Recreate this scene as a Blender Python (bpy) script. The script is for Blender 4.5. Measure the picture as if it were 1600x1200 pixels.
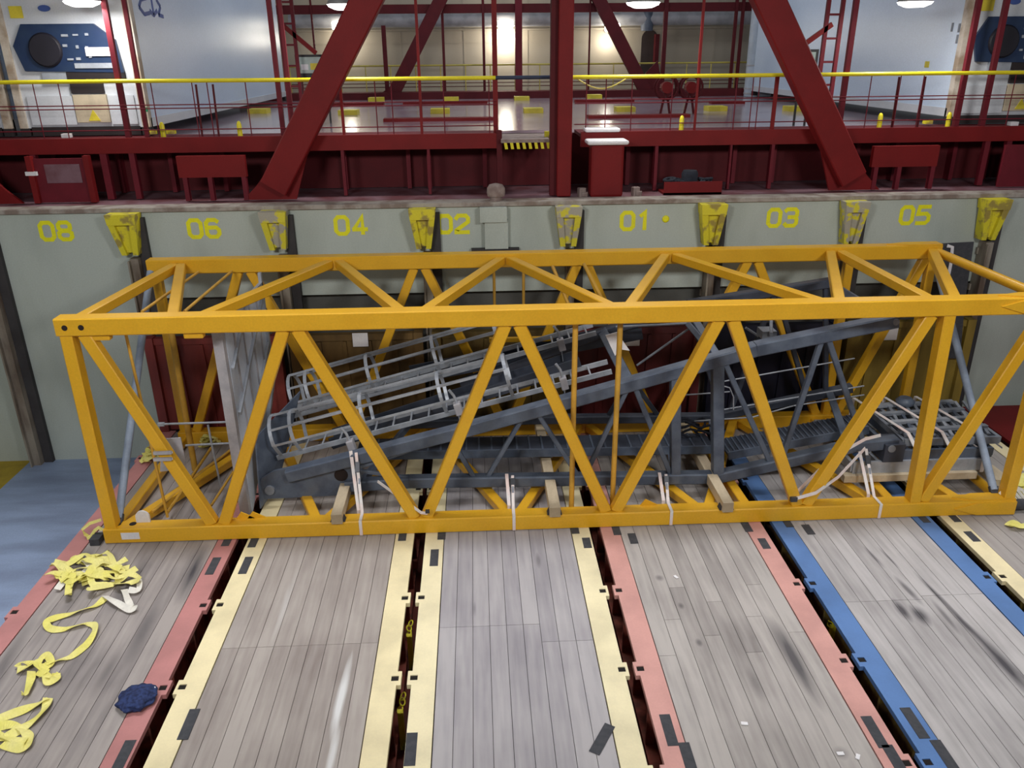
import bpy, bmesh, math, random
from mathutils import Vector, Matrix, Euler
random.seed(7)
C = bpy.context.scene.collection
for o in list(bpy.data.objects): bpy.data.objects.remove(o, do_unlink=True)
PI = math.pi
# ------------------------------------------------------------------ camera
H = 6.56
FPX, PITCH, YAW, ROLL = 1250.3, math.radians(22.42), math.radians(2.45), math.radians(-0.543)
Fw = Vector((math.sin(YAW)*math.cos(PITCH), math.cos(YAW)*math.cos(PITCH), -math.sin(PITCH)))
R0 = Vector((math.cos(YAW), -math.sin(YAW), 0)); U0 = R0.cross(Fw)
Rt = R0*math.cos(ROLL)+U0*math.sin(ROLL); Up = -R0*math.sin(ROLL)+U0*math.cos(ROLL)
cd = bpy.data.cameras.new('camera'); cam = bpy.data.objects.new('camera', cd); C.objects.link(cam)
M = Matrix((Rt, Up, -Fw)).transposed().to_4x4(); M.translation = Vector((0, 0, H)); cam.matrix_world = M
cd.sensor_width = 36; cd.lens = 36*FPX/1600; cd.clip_end = 200
bpy.context.scene.camera = cam
def at(px, py, X=None, Y=None, Z=None):
    "point of the place seen at a pixel of the photograph, on a known plane"
    d = Fw*FPX + Rt*(px-800) - Up*(py-600)
    t = (Z-H)/d.z if Z is not None else (Y/d.y if Y is not None else X/d.x)
    p = d*t; p.z += H
    return p
# ------------------------------------------------------------------ world and light
sc = bpy.context.scene
sc.view_settings.view_transform = 'Standard'; sc.view_settings.look = 'None'
sc.view_settings.gamma = 1; sc.view_settings.use_curve_mapping = False
sc.view_settings.exposure = 0.0
w = bpy.data.worlds.new('world'); sc.world = w; w.use_nodes = True
w.node_tree.nodes['Background'].inputs[0].default_value = (0.90, 0.95, 1.0, 1)
w.node_tree.nodes['Background'].inputs[1].default_value = 0.13
def area(name, loc, target, size, power, col=(1, 1, 1)):
    l = bpy.data.lights.new(name, 'AREA'); l.shape = 'RECTANGLE'; l.size, l.size_y = size; l.energy = power; l.color = col
    o = bpy.data.objects.new(name, l); C.objects.link(o); o.location = loc
    o.rotation_euler = (Vector(target)-Vector(loc)).to_track_quat('-Z', 'Y').to_euler()
    return o
# added unseen area lights: camera-side pair, strip shaping the deck light, fill over reefers
area('added_flood_fill', (-4.5, 0.6, 8.6), (-3.5, 12.0, 3.2), (2.4, 1.0), 520, (1.0, 0.98, 0.95))
area('added_flood_fill', (6.5, 0.6, 8.6), (5.5, 12.0, 3.2), (2.4, 1.0), 520, (1.0, 0.98, 0.95))
o = area('added_deck_strip', (1.0, 10.9, 13.0), (1.0, 8.4, 0), (24, 1.6), 275, (0.98, 0.98, 1.0)); o.data.spread = math.radians(48)
area('added_flood_fill', (1.5, 24, 13), (1.5, 24, 5), (10, 6), 430, (0.84, 0.92, 1.0))

# ------------------------------------------------------------------ materials
def lin(c):
    return tuple(((v/255)/12.92 if v/255 <= .04045 else ((v/255+.055)/1.055)**2.4) for v in c)+(1,)
def nn(nt, t, **k):
    n = nt.nodes.new(t)
    for a, b in k.items(): setattr(n, a, b)
    return n
def mat(name, rgb, rough=.5, metal=0, rgb2=None, scale=3, amt=.5, stretch=(1, 1, 1), bump=0, spec=.5, detail=6, lo=.42, hi=.62, fine=.06):
    "painted / worn surface: base colour, patches of a second colour, fine grain"
    m = bpy.data.materials.new(name); m.use_nodes = True; nt = m.node_tree; b = nt.nodes['Principled BSDF']; L = nt.links
    b.inputs['Roughness'].default_value = rough; b.inputs['Metallic'].default_value = metal
    b.inputs['Specular IOR Level'].default_value = spec
    tc = nn(nt, 'ShaderNodeTexCoord'); mp = nn(nt, 'ShaderNodeMapping'); mp.inputs['Scale'].default_value = stretch
    L.new(tc.outputs['Object'], mp.inputs[0])
    no = nn(nt, 'ShaderNodeTexNoise'); no.inputs['Scale'].default_value = scale; no.inputs['Detail'].default_value = detail
    L.new(mp.outputs[0], no.inputs['Vector'])
    mr = nn(nt, 'ShaderNodeMapRange'); mr.inputs[1].default_value = lo; mr.inputs[2].default_value = hi; mr.inputs[4].default_value = amt
    L.new(no.outputs['Fac'], mr.inputs[0])
    mx = nn(nt, 'ShaderNodeMix', data_type='RGBA'); mx.inputs[6].default_value = lin(rgb)
    mx.inputs[7].default_value = lin(rgb2 if rgb2 else tuple(int(v*.75) for v in rgb))
    L.new(mr.outputs[0], mx.inputs[0])
    n2 = nn(nt, 'ShaderNodeTexNoise'); n2.inputs['Scale'].default_value = 38; n2.inputs['Detail'].default_value = 3
    L.new(tc.outputs['Object'], n2.inputs['Vector'])
    m2 = nn(nt, 'ShaderNodeMapRange'); m2.inputs[3].default_value = 1-fine*2; m2.inputs[4].default_value = 1+fine*2
    L.new(n2.outputs['Fac'], m2.inputs[0])
    mu = nn(nt, 'ShaderNodeMix', data_type='RGBA', blend_type='MULTIPLY'); mu.inputs[0].default_value = 1
    L.new(mx.outputs[2], mu.inputs[6]); L.new(m2.outputs[0], mu.inputs[7]); L.new(mu.outputs[2], b.inputs['Base Color'])
    if bump:
        bp = nn(nt, 'ShaderNodeBump'); bp.inputs['Strength'].default_value = bump; bp.inputs['Distance'].default_value = .02
        L.new(no.outputs['Fac'], bp.inputs['Height']); L.new(bp.outputs[0], b.inputs['Normal'])
    return m
def emis(name, rgb, s):
    m = bpy.data.materials.new(name); m.use_nodes = True; b = m.node_tree.nodes['Principled BSDF']
    b.inputs['Base Color'].default_value = lin(rgb); b.inputs['Emission Color'].default_value = lin(rgb); b.inputs['Emission Strength'].default_value = s
    return m
MT = {}
MT['yellow'] = mat('yellow_paint', (228, 174, 40), .34, rgb2=(220, 164, 34), scale=2, amt=.7)
MT['yellow_rod'] = mat('yellow_rod_paint', (214, 164, 62), .5)
MT['jib'] = mat('slate_steel_paint', (92, 102, 118), .42, rgb2=(70, 80, 98), scale=4, amt=.8)
MT['jib_dark'] = mat('dark_slate_steel', (60, 66, 80), .55, rgb2=(44, 50, 62), scale=5)
MT['galv'] = mat('galvanised_steel', (176, 182, 192), .42, .25, rgb2=(140, 148, 160), scale=6)
MT['galv_dark'] = mat('weathered_galvanised', (140, 146, 156), .5, .2, rgb2=(104, 112, 126), scale=6)
MT['panel'] = mat('blue_grey_sheet', (204, 214, 230), .45, .0, rgb2=(176, 190, 212), scale=2)
MT['panel_edge'] = mat('pale_grey_edge', (176, 174, 180), .6, rgb2=(140, 140, 148), scale=5)
MT['pole'] = mat('blue_grey_pole', (148, 162, 182), .5)
MT['timber'] = mat('sawn_timber', (208, 192, 164), .8, rgb2=(170, 150, 122), scale=4, stretch=(1, .2, 1))
MT['timber_end'] = mat('timber_end_grain', (168, 150, 122), .9)
MT['strap'] = mat('white_webbing', (226, 222, 220), .8, rgb2=(236, 200, 190), scale=3, amt=.6)
MT['ratchet'] = mat('ratchet_steel', (74, 76, 82), .4, .5)
MT['sling'] = mat('yellow_webbing', (228, 220, 116), .85, rgb2=(236, 228, 150), scale=3, amt=.8, lo=.4, hi=.6)
MT['sling_white'] = mat('white_webbing_end', (234, 230, 220), .85, rgb2=(205, 202, 196))
MT['bluecloth'] = mat('navy_netting', (42, 58, 104), .9, rgb2=(26, 36, 72), scale=26, amt=1)
MT['paper'] = mat('white_paper', (232, 230, 232), .7, rgb2=(214, 212, 218))
MT['black'] = mat('black_rubber', (58, 60, 66), .8, rgb2=(76, 76, 80), scale=14)
MT['hole'] = mat('dark_recess_steel', (38, 26, 24), .9)
MT['pocket'] = mat('painted_pocket_shadow', (26, 20, 18), .95)  # near-black plate colour, paints the shade inside the stake holes
MT['wall'] = mat('grey_green_paint', (184, 193, 186), .6, rgb2=(168, 177, 170), scale=1.1, amt=.8, stretch=(1, 1, .35))
MT['wall_low'] = mat('dark_lower_bulkhead', (92, 92, 88), .8, rgb2=(76, 74, 70), scale=2)  # lower bulkhead, a darker grey than the plate above
MT['coam_top'] = mat('dirty_coaming_plate', (168, 160, 152), .7, rgb2=(120, 102, 92), scale=4, amt=.8)
MT['guide'] = mat('rusty_guide_steel', (146, 138, 126), .8, rgb2=(92, 74, 62), scale=3, amt=.9, stretch=(1, 1, .3))
MT['guide_dark'] = mat('dark_guide_steel', (62, 60, 62), .8, rgb2=(44, 40, 42))
MT['gyellow'] = mat('worn_yellow_paint', (220, 208, 44), .6, rgb2=(150, 132, 70), scale=5, amt=.9, lo=.5, hi=.6)
MT['gyellow_worn'] = mat('very_worn_yellow_paint', (214, 204, 54), .6, rgb2=(168, 164, 150), scale=5, amt=1, lo=.47, hi=.53)
MT['number'] = mat('yellow_number_paint', (244, 240, 24), .5, rgb2=(226, 222, 40), scale=6)
MT['red'] = mat('red_oxide_paint', (122, 24, 26), .6, spec=.25, rgb2=(106, 20, 22), scale=2)
MT['red_dark'] = mat('dark_red_oxide', (90, 26, 32), .7, spec=.25, rgb2=(74, 22, 28), scale=2)
MT['red_purple'] = mat('purple_red_steel', (110, 30, 42), .6, spec=.25, rgb2=(94, 26, 36), scale=3)
MT['deck_purple'] = mat('worn_deck_paint', (128, 96, 106), .6, rgb2=(100, 54, 60), scale=1.6, amt=1)
MT['rail_yellow'] = mat('bright_yellow_rail', (232, 218, 36), .4, rgb2=(214, 196, 32))
MT['dullyellow'] = mat('dull_yellow_rail', (206, 190, 92), .5)
MT['navyrail'] = mat('navy_pipe', (40, 52, 78), .5)
MT['hatch'] = mat('wet_hatch_paint', (168, 152, 162), .16, rgb2=(150, 122, 132), scale=.8, amt=.8, bump=.25)
MT['cream'] = mat('cream_housing_paint', (176, 166, 150), .6, rgb2=(164, 153, 134), scale=.5, stretch=(1, 1, .4))
MT['duct'] = mat('pale_grey_duct', (176, 176, 182), .5)
MT['drum'] = mat('pale_blue_grey_paint', (180, 192, 206), .5, rgb2=(150, 160, 172))
MT['darkdoor'] = mat('dark_doorway', (58, 46, 44), .8)
MT['floor_dark'] = mat('rusty_hold_bottom', (110, 54, 44), .9, rgb2=(40, 24, 24), scale=2)
MT['bluefloor'] = mat('worn_blue_deck', (150, 168, 200), .55, rgb2=(124, 138, 166), scale=1.0, amt=.8, stretch=(.5, 2, 1))
MT['yfloor'] = mat('dull_yellow_deck', (176, 152, 44), .7)
MT['reefer'] = mat('white_reefer_steel', (206, 210, 216), .35, rgb2=(184, 190, 200), scale=1.2, stretch=(1, 1, .5))
MT['reefer_side'] = mat('pale_reefer_sheet', (208, 224, 244), .30, rgb2=(190, 208, 230), scale=.7, stretch=(1, .4, 1))
MT['reefer_post'] = mat('dirty_white_post', (206, 196, 182), .6, rgb2=(160, 140, 118), scale=3, amt=.9)
MT['navy'] = mat('navy_machinery_panel', (38, 56, 86), .4, rgb2=(20, 40, 80), scale=4)
MT['fan'] = mat('dark_fan_grille', (28, 26, 38), .6)
MT['darksteel'] = mat('dark_underframe', (40, 32, 34), .8)
MT['beige'] = mat('beige_plastic_panel', (200, 186, 160), .6)
MT['label_y'] = mat('yellow_sticker', (224, 206, 60), .5)
MT['label_b'] = mat('blue_sticker', (70, 96, 168), .5)
MT['label_g'] = mat('green_sticker', (40, 140, 96), .5)
MT['lampcase'] = mat('lamp_housing', (150, 150, 150), .5)
MT['lamp'] = emis('lamp_glow', (255, 252, 246), 9)
MT['lampw'] = emis('warm_lamp_glow', (255, 246, 226), 12)
MT['screen'] = mat('pale_sign_face', (168, 186, 180), .4)
MT['blackframe'] = mat('black_frame', (24, 24, 28), .5)
MT['darkgear'] = mat('dark_rope_gear', (34, 38, 50), .9, rgb2=(20, 22, 30), scale=12)
MT['mush'] = mat('rusty_grey_cap', (150, 134, 128), .8, rgb2=(104, 80, 74), scale=8)
MT['orange'] = mat('orange_primer', (196, 116, 40), .6)

# ------------------------------------------------------------------ mesh helpers
class MB:
    def __init__(s): s.v = []; s.f = []; s.sm = []
    def add(s, vs, fs, smooth=False):
        n = len(s.v); s.v += [Vector(v) for v in vs]; s.f += [tuple(i+n for i in f) for f in fs]; s.sm += [smooth]*len(fs); return s
    def box(s, x0, x1, y0, y1, z0, z1):
        return s.add([(x0,y0,z0),(x1,y0,z0),(x1,y1,z0),(x0,y1,z0),(x0,y0,z1),(x1,y0,z1),(x1,y1,z1),(x0,y1,z1)],
              [(0,3,2,1),(4,5,6,7),(0,1,5,4),(1,2,6,5),(2,3,7,6),(3,0,4,7)])
    def rbox(s, c, size, rz=0, rx=0, ry=0):
        m = Euler((rx, ry, rz)).to_matrix(); c = Vector(c); a, b, d = (v/2 for v in size)
        P = [c+m@Vector(q) for q in ((-a,-b,-d),(a,-b,-d),(a,b,-d),(-a,b,-d),(-a,-b,d),(a,-b,d),(a,b,d),(-a,b,d))]
        return s.add(P, [(0,3,2,1),(4,5,6,7),(0,1,5,4),(1,2,6,5),(2,3,7,6),(3,0,4,7)])
    def beam(s, p0, p1, w, h, up=(0,0,1), bev=0):
        "bar of section w (side) x h (up) between two points, corners chamfered by bev"
        p0, p1 = Vector(p0), Vector(p1); t = (p1-p0).normalized(); u = Vector(up); sd = t.cross(u)
        if sd.length < 1e-3: sd = t.cross(Vector((0,1,0)))
        sd.normalize(); u = sd.cross(t).normalized(); a, b = w/2, h/2
        pr = [(-a,-b),(a,-b),(a,b),(-a,b)] if not bev else [(-a+bev,-b),(a-bev,-b),(a,-b+bev),(a,b-bev),(a-bev,b),(-a+bev,b),(-a,b-bev),(-a,-b+bev)]
        n = len(pr); vs = [p+sd*x+u*y for p in (p0, p1) for x, y in pr]
        fs = [(i, (i+1)%n, n+(i+1)%n, n+i) for i in range(n)]+[tuple(range(n))[::-1], tuple(range(n, 2*n))]
        return s.add(vs, fs)
    def tube(s, pts, r, n=10, cap=True):
        pts = [Vector(p) for p in pts]; rings = []
        rr = r if isinstance(r, (list, tuple)) else [r]*len(pts)
        t0 = (pts[1]-pts[0]).normalized(); u = t0.cross(Vector((0,0,1)))
        if u.length < 1e-3: u = Vector((1,0,0))
        u.normalize()
        for i, p in enumerate(pts):
            t = ((pts[min(i+1, len(pts)-1)]-pts[max(i-1, 0)])).normalized()
            u = (u-t*u.dot(t)).normalized(); v = t.cross(u)
            rings.append([p+(u*math.cos(2*PI*k/n)+v*math.sin(2*PI*k/n))*rr[i] for k in range(n)])
        vs = [q for rg in rings for q in rg]; fs = []
        for i in range(len(pts)-1):
            for k in range(n): fs.append((i*n+k, i*n+(k+1)%n, (i+1)*n+(k+1)%n, (i+1)*n+k))
        s.add(vs, fs, True)
        if cap: s.add(rings[0], [tuple(range(n))[::-1]]); s.add(rings[-1], [tuple(range(n))])
        return s
    def prism(s, poly, d):
        "planar polygon (3D points) given a thickness vector d"
        P = [Vector(p) for p in poly]; d = Vector(d); n = len(P)
        return s.add(P+[p+d for p in P], [tuple(range(n))[::-1], tuple(range(n, 2*n))]+[(i, (i+1)%n, n+(i+1)%n, n+i) for i in range(n)])
    def ribbon(s, pts, side, wd, th):
        "flat band through pts; side = list of vectors across the band"
        pts = [Vector(p) for p in pts]; vs = []; n = len(pts)
        for i, p in enumerate(pts):
            t = (pts[min(i+1, n-1)]-pts[max(i-1, 0)]).normalized(); sd = Vector(side[i] if isinstance(side, list) else side)
            sd = (sd-t*sd.dot(t)).normalized(); nm = t.cross(sd).normalized()
            vs += [p-sd*wd/2-nm*th/2, p+sd*wd/2-nm*th/2, p+sd*wd/2+nm*th/2, p-sd*wd/2+nm*th/2]
        fs = [(0,3,2,1), (4*n-4, 4*n-3, 4*n-2, 4*n-1)]
        for i in range(n-1):
            for k in range(4): fs.append((4*i+k, 4*i+(k+1)%4, 4*i+4+(k+1)%4, 4*i+4+k))
        return s.add(vs, fs)
    def lathe(s, prof, c, n=20, axis='Z'):
        vs = []; c = Vector(c)
        for r, h in prof:
            for k in range(n):
                a = 2*PI*k/n; x, y = r*math.cos(a), r*math.sin(a)
                vs.append(c+(Vector((x, y, h)) if axis == 'Z' else Vector((x, h, y)) if axis == 'Y' else Vector((h, x, y))))
        fs = [(i*n+k, i*n+(k+1)%n, (i+1)*n+(k+1)%n, (i+1)*n+k) for i in range(len(prof)-1) for k in range(n)]
        s.add(vs, fs, True)
        return s.add(vs[:n], [tuple(range(n))]) .add(vs[-n:], [tuple(range(n))])
    def build(s, name, m, parent=None, bev=0, **tags):
        off = wloc(parent) if parent else Vector((0,0,0))
        if not parent:
            off = Vector((sum(v.x for v in s.v)/len(s.v), sum(v.y for v in s.v)/len(s.v), min(v.z for v in s.v)))
        me = bpy.data.meshes.new(name); me.from_pydata([v-off for v in s.v], [], s.f); me.update()
        bm = bmesh.new(); bm.from_mesh(me); bmesh.ops.recalc_face_normals(bm, faces=bm.faces); bm.to_mesh(me); bm.free()
        me.polygons.foreach_set('use_smooth', s.sm)
        o = bpy.data.objects.new(name, me); C.objects.link(o)
        if parent: o.parent = parent
        else: o.location = off
        me.materials.append(MT[m] if isinstance(m, str) else m)
        if bev:
            b = o.modifiers.new('bevel', 'BEVEL'); b.width = bev; b.segments = 2; b.limit_method = 'ANGLE'
        for k, v in tags.items(): o['kind' if k == 'kind' else k] = v
        return o
def wloc(o):
    v = Vector(o.location)
    while o.parent: o = o.parent; v += Vector(o.location)
    return v
def thing(name, label, cat, loc=(0,0,0), group=None, kind=None):
    o = bpy.data.objects.new(name, None); C.objects.link(o); o.location = loc; o.empty_display_size = .2
    if kind: o['kind'] = kind
    else: o['label'] = label; o['category'] = cat
    if group: o['group'] = group
    return o
def tag(o, label, cat, group=None):
    o['label'] = label; o['category'] = cat
    if group: o['group'] = group
    return o
def copy_tree(o, parent=None):
    c = o.copy(); C.objects.link(c); c.parent = parent
    for ch in [x for x in bpy.data.objects if x.parent == o]: copy_tree(ch, c)
    return c
def B(*a): return MB().box(*a)

# ------------------------------------------------------------------ the setting
PIT = 2.6; GX0 = -6.15                      # container cell pitch, first joint
GX = [GX0+PIT*i for i in range(-1, 9)]      # joints: GX[1] = left edge of the first flat rack
YW = 14.5; ZC = 4.10; ZF = -.80
fl = B(GX0-.05, 16, -2, 17, ZF-.15, ZF).build('floor', 'floor_dark', kind='structure')
B(-8.92, GX0-.05, -2, 17, ZF-.15, ZF).build('floor_blue', 'bluefloor', kind='structure')
B(-14, -8.92, -2, 17, ZF-.15, ZF).build('floor_yellow', 'yfloor', kind='structure')
wr = thing('wall_rear', '', '', (1.65, YW, ZF), kind='structure')
B(-13, 16, YW, YW+.12, 2.46, ZC-.02).build('upper_plate', 'wall', wr)
B(-13, GX0-.1, YW, YW+.12, ZF, 2.46).build('side_plate', 'wall', wr)
B(9.62, 16, YW, YW+.12, ZF, 2.46).build('side_plate', 'wall', wr)
B(GX0-.1, 9.62, YW+.25, YW+.35, ZF, 2.46).build('lower_plate', 'wall_low', wr)
B(GX0-.1, 9.62, YW+.1, YW+.3, 2.44, 2.50).build('ledge', 'wall_low', wr)
B(-13, 16, YW-.07, YW+.30, ZC-.06, ZC+.02).build('coaming_bar', 'coam_top', wr, bev=.01)
for i, gx in enumerate(GX):
    if gx < -9 or gx > 12.5: continue
    # rusty guide angle from the entry head down to the floor
    q = MB(); q.box(gx-.02, gx+.13, YW-.22, YW-.01, ZF, 3.25); q.box(gx-.03, gx+.0, YW-.30, YW-.01, ZF, 3.22)
    for z in (-.4, .5, 1.4, 2.3, 3.0): q.box(gx-.06, gx+.20, YW-.06, YW-.005, z, z+.12)
    q.build('cell_guide', 'guide', wr)
    B(gx+.14, gx+.30, YW-.10, YW-.005, ZF, 3.95).build('guide_backing', 'guide_dark', wr)
# flared entry heads of the cell guides
HEADS = [(195,325,22,400,12), (432,321,20,392,12), (661,318,20,390,11), (888,314,20,386,12), (1111,311,20,384,11), (1330,307,19,382,11), (1546,303,20,376,11)]
for i, (x, y, hw, y2, hw2) in enumerate(HEADS):
    tp = at(x, y, Y=YW-.30); bt = at(x+(400-y)*.0+(195 <= x < 200)*10, y2, Y=YW-.30)
    a, b = hw*.0118, hw2*.0118; gx = GX0+PIT*i; lean = (.09, .05, .0, 0, .02, 0, -.06)[i]
    zt, zb = ZC-.05, bt.z
    q = MB()
    # front plate (tapering), two cheek plates sloping inward
    q.prism([(gx-a, YW-.34, zt), (gx+a, YW-.34, zt), (gx+a*.92, YW-.34, zt-.18), (gx-a*.92, YW-.34, zt-.18)], (0, .30, 0))
    q.prism([(gx-a*.92+.0, YW-.32, zt-.18), (gx-a*.92+.11, YW-.32, zt-.18), (gx-b+.09+lean*.3, YW-.26, zb), (gx-b+lean*.3, YW-.26, zb)], (0, .24, 0))
    q.prism([(gx+a*.92-.11, YW-.32, zt-.18), (gx+a*.92, YW-.32, zt-.18), (gx+b+lean*.3, YW-.26, zb), (gx+b-.09+lean*.3, YW-.26, zb)], (0, .24, 0))
    q.prism([(gx-a*.8, YW-.24, zt-.18), (gx+a*.8, YW-.24, zt-.18), (gx+b*.8, YW-.2, zb+.04), (gx-b*.8, YW-.2, zb+.04)], (0, .18, 0))
    q.build('guide_head', 'gyellow_worn' if i in (1, 3, 5) else 'gyellow', wr)
# stencilled bay numbers
DG = {'0': [[(.0,.18),(.0,.82),(.18,1),(.62,1),(.8,.82),(.8,.18),(.62,0),(.18,0),(.0,.18)]],
      '1': [[(.15,.8),(.42,1),(.42,0)]],
      '2': [[(.0,.82),(.15,1),(.65,1),(.8,.84),(.8,.62),(.0,.12),(.0,0),(.82,0)]],
      '3': [[(.0,.9),(.12,1),(.65,1),(.8,.85),(.8,.62),(.65,.52),(.25,.52)],[(.65,.52),(.8,.4),(.8,.15),(.65,0),(.12,0),(.0,.12)]],
      '4': [[(.62,0),(.62,1),(.05,.27)],[(.0,.25),(.88,.25)]],
      '5': [[(.8,1),(.08,1),(.02,.56),(.6,.58),(.8,.42),(.8,.16),(.62,0),(.0,0)]],
      '6': [[(.75,.9),(.6,1),(.18,1),(.0,.82),(.0,.18),(.18,0),(.62,0),(.8,.18),(.8,.4),(.64,.55)],[(.60,.55),(.03,.55)]],
      '8': [[(.18,.53),(.03,.66),(.03,.86),(.18,1),(.62,1),(.77,.86),(.77,.66),(.62,.53),(.18,.53)],[(.18,.5),(.0,.38),(.0,.15),(.18,0),(.62,0),(.8,.15),(.8,.38),(.62,.5),(.18,.5)]]}
def stroke(q, pts, wd, th, y):
    "flat painted line with mitred corners, lying in the plane of the bulkhead"
    P = [Vector((a, b)) for a, b in pts]; n = len(P); closed = (P[0]-P[-1]).length < 1e-6
    if not closed:
        P[0] += (P[0]-P[1]).normalized()*wd*.3; P[-1] += (P[-1]-P[-2]).normalized()*wd*.3
    Lf, Rg = [], []
    for i, p in enumerate(P):
        a = P[i-1] if i else (P[-2] if closed else None); b = P[i+1] if i < n-1 else (P[1] if closed else None)
        t0 = (p-a).normalized() if a is not None else (b-p).normalized(); t1 = (b-p).normalized() if b is not None else t0
        m = Vector((-(t0.y+t1.y), t0.x+t1.x)).normalized(); c = max(.5, m.dot(Vector((-t0.y, t0.x))))
        Lf.append(p+m*wd/2/c); Rg.append(p-m*wd/2/c)
    vs = []
    for a, b in zip(Lf, Rg): vs += [(a.x, y, a.y), (b.x, y, b.y), (a.x, y+th, a.y), (b.x, y+th, b.y)]
    fs = []
    for i in range(n-1): k = 4*i; fs += [(k, k+1, k+5, k+4), (k+2, k+6, k+7, k+3), (k, k+4, k+6, k+2), (k+1, k+3, k+7, k+5)]
    q.add(vs, fs)
for s, x, y in [('08',90,361),('06',321,357),('04',550,352),('02',711,350),('01',996,345),('03',1225,340),('05',1432,336)]:
    c = at(x, y, Y=YW); q = MB(); h, wd = .30, .27
    for k, ch in enumerate(s):
        for m_, st in enumerate(DG[ch]):
            stroke(q, [(c.x-.29+k*.31+u*wd, c.z-h/2+v*h) for u, v in st], .072, .004, YW-.005-.002*m_)
    q.build('bay_number', 'number', wr)
c = at(1040, 342, Y=YW); MB().lathe([(.035, -.012), (.065, -.014), (.065, 0), (.035, 0)], (c.x, YW-.001, c.z), 16, 'Y').build('ring_mark', 'number', wr)
# small bracket below 02 and the mushroom cap foot on the coaming
c = at(775, 388, Y=YW); B(c.x-.45, c.x+.42, YW-.10, YW-.01, c.z-.05, c.z+.02).build('hinge_plate', 'guide_dark', wr)
B(c.x-.2, c.x+.22, YW-.14, YW-.005, c.z+.02, ZC-.3).build('stiffener', 'wall', wr)
B(c.x-.28, c.x+.2, YW-.20, YW-.005, ZC-.32, ZC-.06).build('cleat', 'wall', wr)

# ------------------------------------------------------------------ flat racks
def plank_mat(name, base, alt, stains, white=None):
    m = bpy.data.materials.new(name); m.use_nodes = True; nt = m.node_tree; b = nt.nodes['Principled BSDF']; L = nt.links
    b.inputs['Roughness'].default_value = .7; b.inputs['Specular IOR Level'].default_value = .25
    tc = nn(nt, 'ShaderNodeTexCoord')
    at_ = nn(nt, 'ShaderNodeAttribute', attribute_name='plank_tint')
    mp = nn(nt, 'ShaderNodeMapping'); mp.inputs['Scale'].default_value = (6, .5, 6); L.new(tc.outputs['Object'], mp.inputs[0])
    n1 = nn(nt, 'ShaderNodeTexNoise'); n1.inputs['Scale'].default_value = 2; n1.inputs['Detail'].default_value = 8; L.new(mp.outputs[0], n1.inputs['Vector'])
    n2 = nn(nt, 'ShaderNodeTexNoise'); n2.inputs['Scale'].default_value = .9; n2.inputs['Detail'].default_value = 5; L.new(tc.outputs['Object'], n2.inputs['Vector'])
    ad = nn(nt, 'ShaderNodeMath', operation='ADD'); L.new(n1.outputs['Fac'], ad.inputs[0]); L.new(at_.outputs['Fac'], ad.inputs[1])
    a2 = nn(nt, 'ShaderNodeMath', operation='ADD'); L.new(ad.outputs[0], a2.inputs[0]); L.new(n2.outputs['Fac'], a2.inputs[1])
    mr = nn(nt, 'ShaderNodeMapRange'); mr.inputs[1].default_value = .75; mr.inputs[2].default_value = 1.45; L.new(a2.outputs[0], mr.inputs[0])
    mx = nn(nt, 'ShaderNodeMix', data_type='RGBA'); mx.inputs[6].default_value = lin(base); mx.inputs[7].default_value = lin(alt); L.new(mr.outputs[0], mx.inputs[0])
    out = mx.outputs[2]
    for (x, y, rx, ry, rz, st) in stains:
        mp2 = nn(nt, 'ShaderNodeMapping', vector_type='TEXTURE'); mp2.inputs['Location'].default_value = (x, y, 0)
        mp2.inputs['Rotation'].default_value = (0, 0, rz); mp2.inputs['Scale'].default_value = (rx, ry, 1)
        L.new(tc.outputs['Object'], mp2.inputs[0])
        ln = nn(nt, 'ShaderNodeVectorMath', operation='LENGTH'); L.new(mp2.outputs[0], ln.inputs[0])
        s1 = nn(nt, 'ShaderNodeMath', operation='MULTIPLY_ADD'); s1.inputs[1].default_value = 1.1; L.new(n1.outputs['Fac'], s1.inputs[0]); L.new(ln.outputs['Value'], s1.inputs[2])
        r = nn(nt, 'ShaderNodeMapRange'); r.inputs[1].default_value = .75; r.inputs[2].default_value = 1.5; r.inputs[3].default_value = abs(st); r.inputs[4].default_value = 0
        L.new(s1.outputs[0], r.inputs[0])
        m3 = nn(nt, 'ShaderNodeMix', data_type='RGBA'); m3.inputs[7].default_value = lin((64, 62, 68) if st > 0 else (214, 214, 214))
        L.new(r.outputs[0], m3.inputs[0]); L.new(out, m3.inputs[6]); out = m3.outputs[2]
    L.new(out, b.inputs['Base Color'])
    return m
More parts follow.
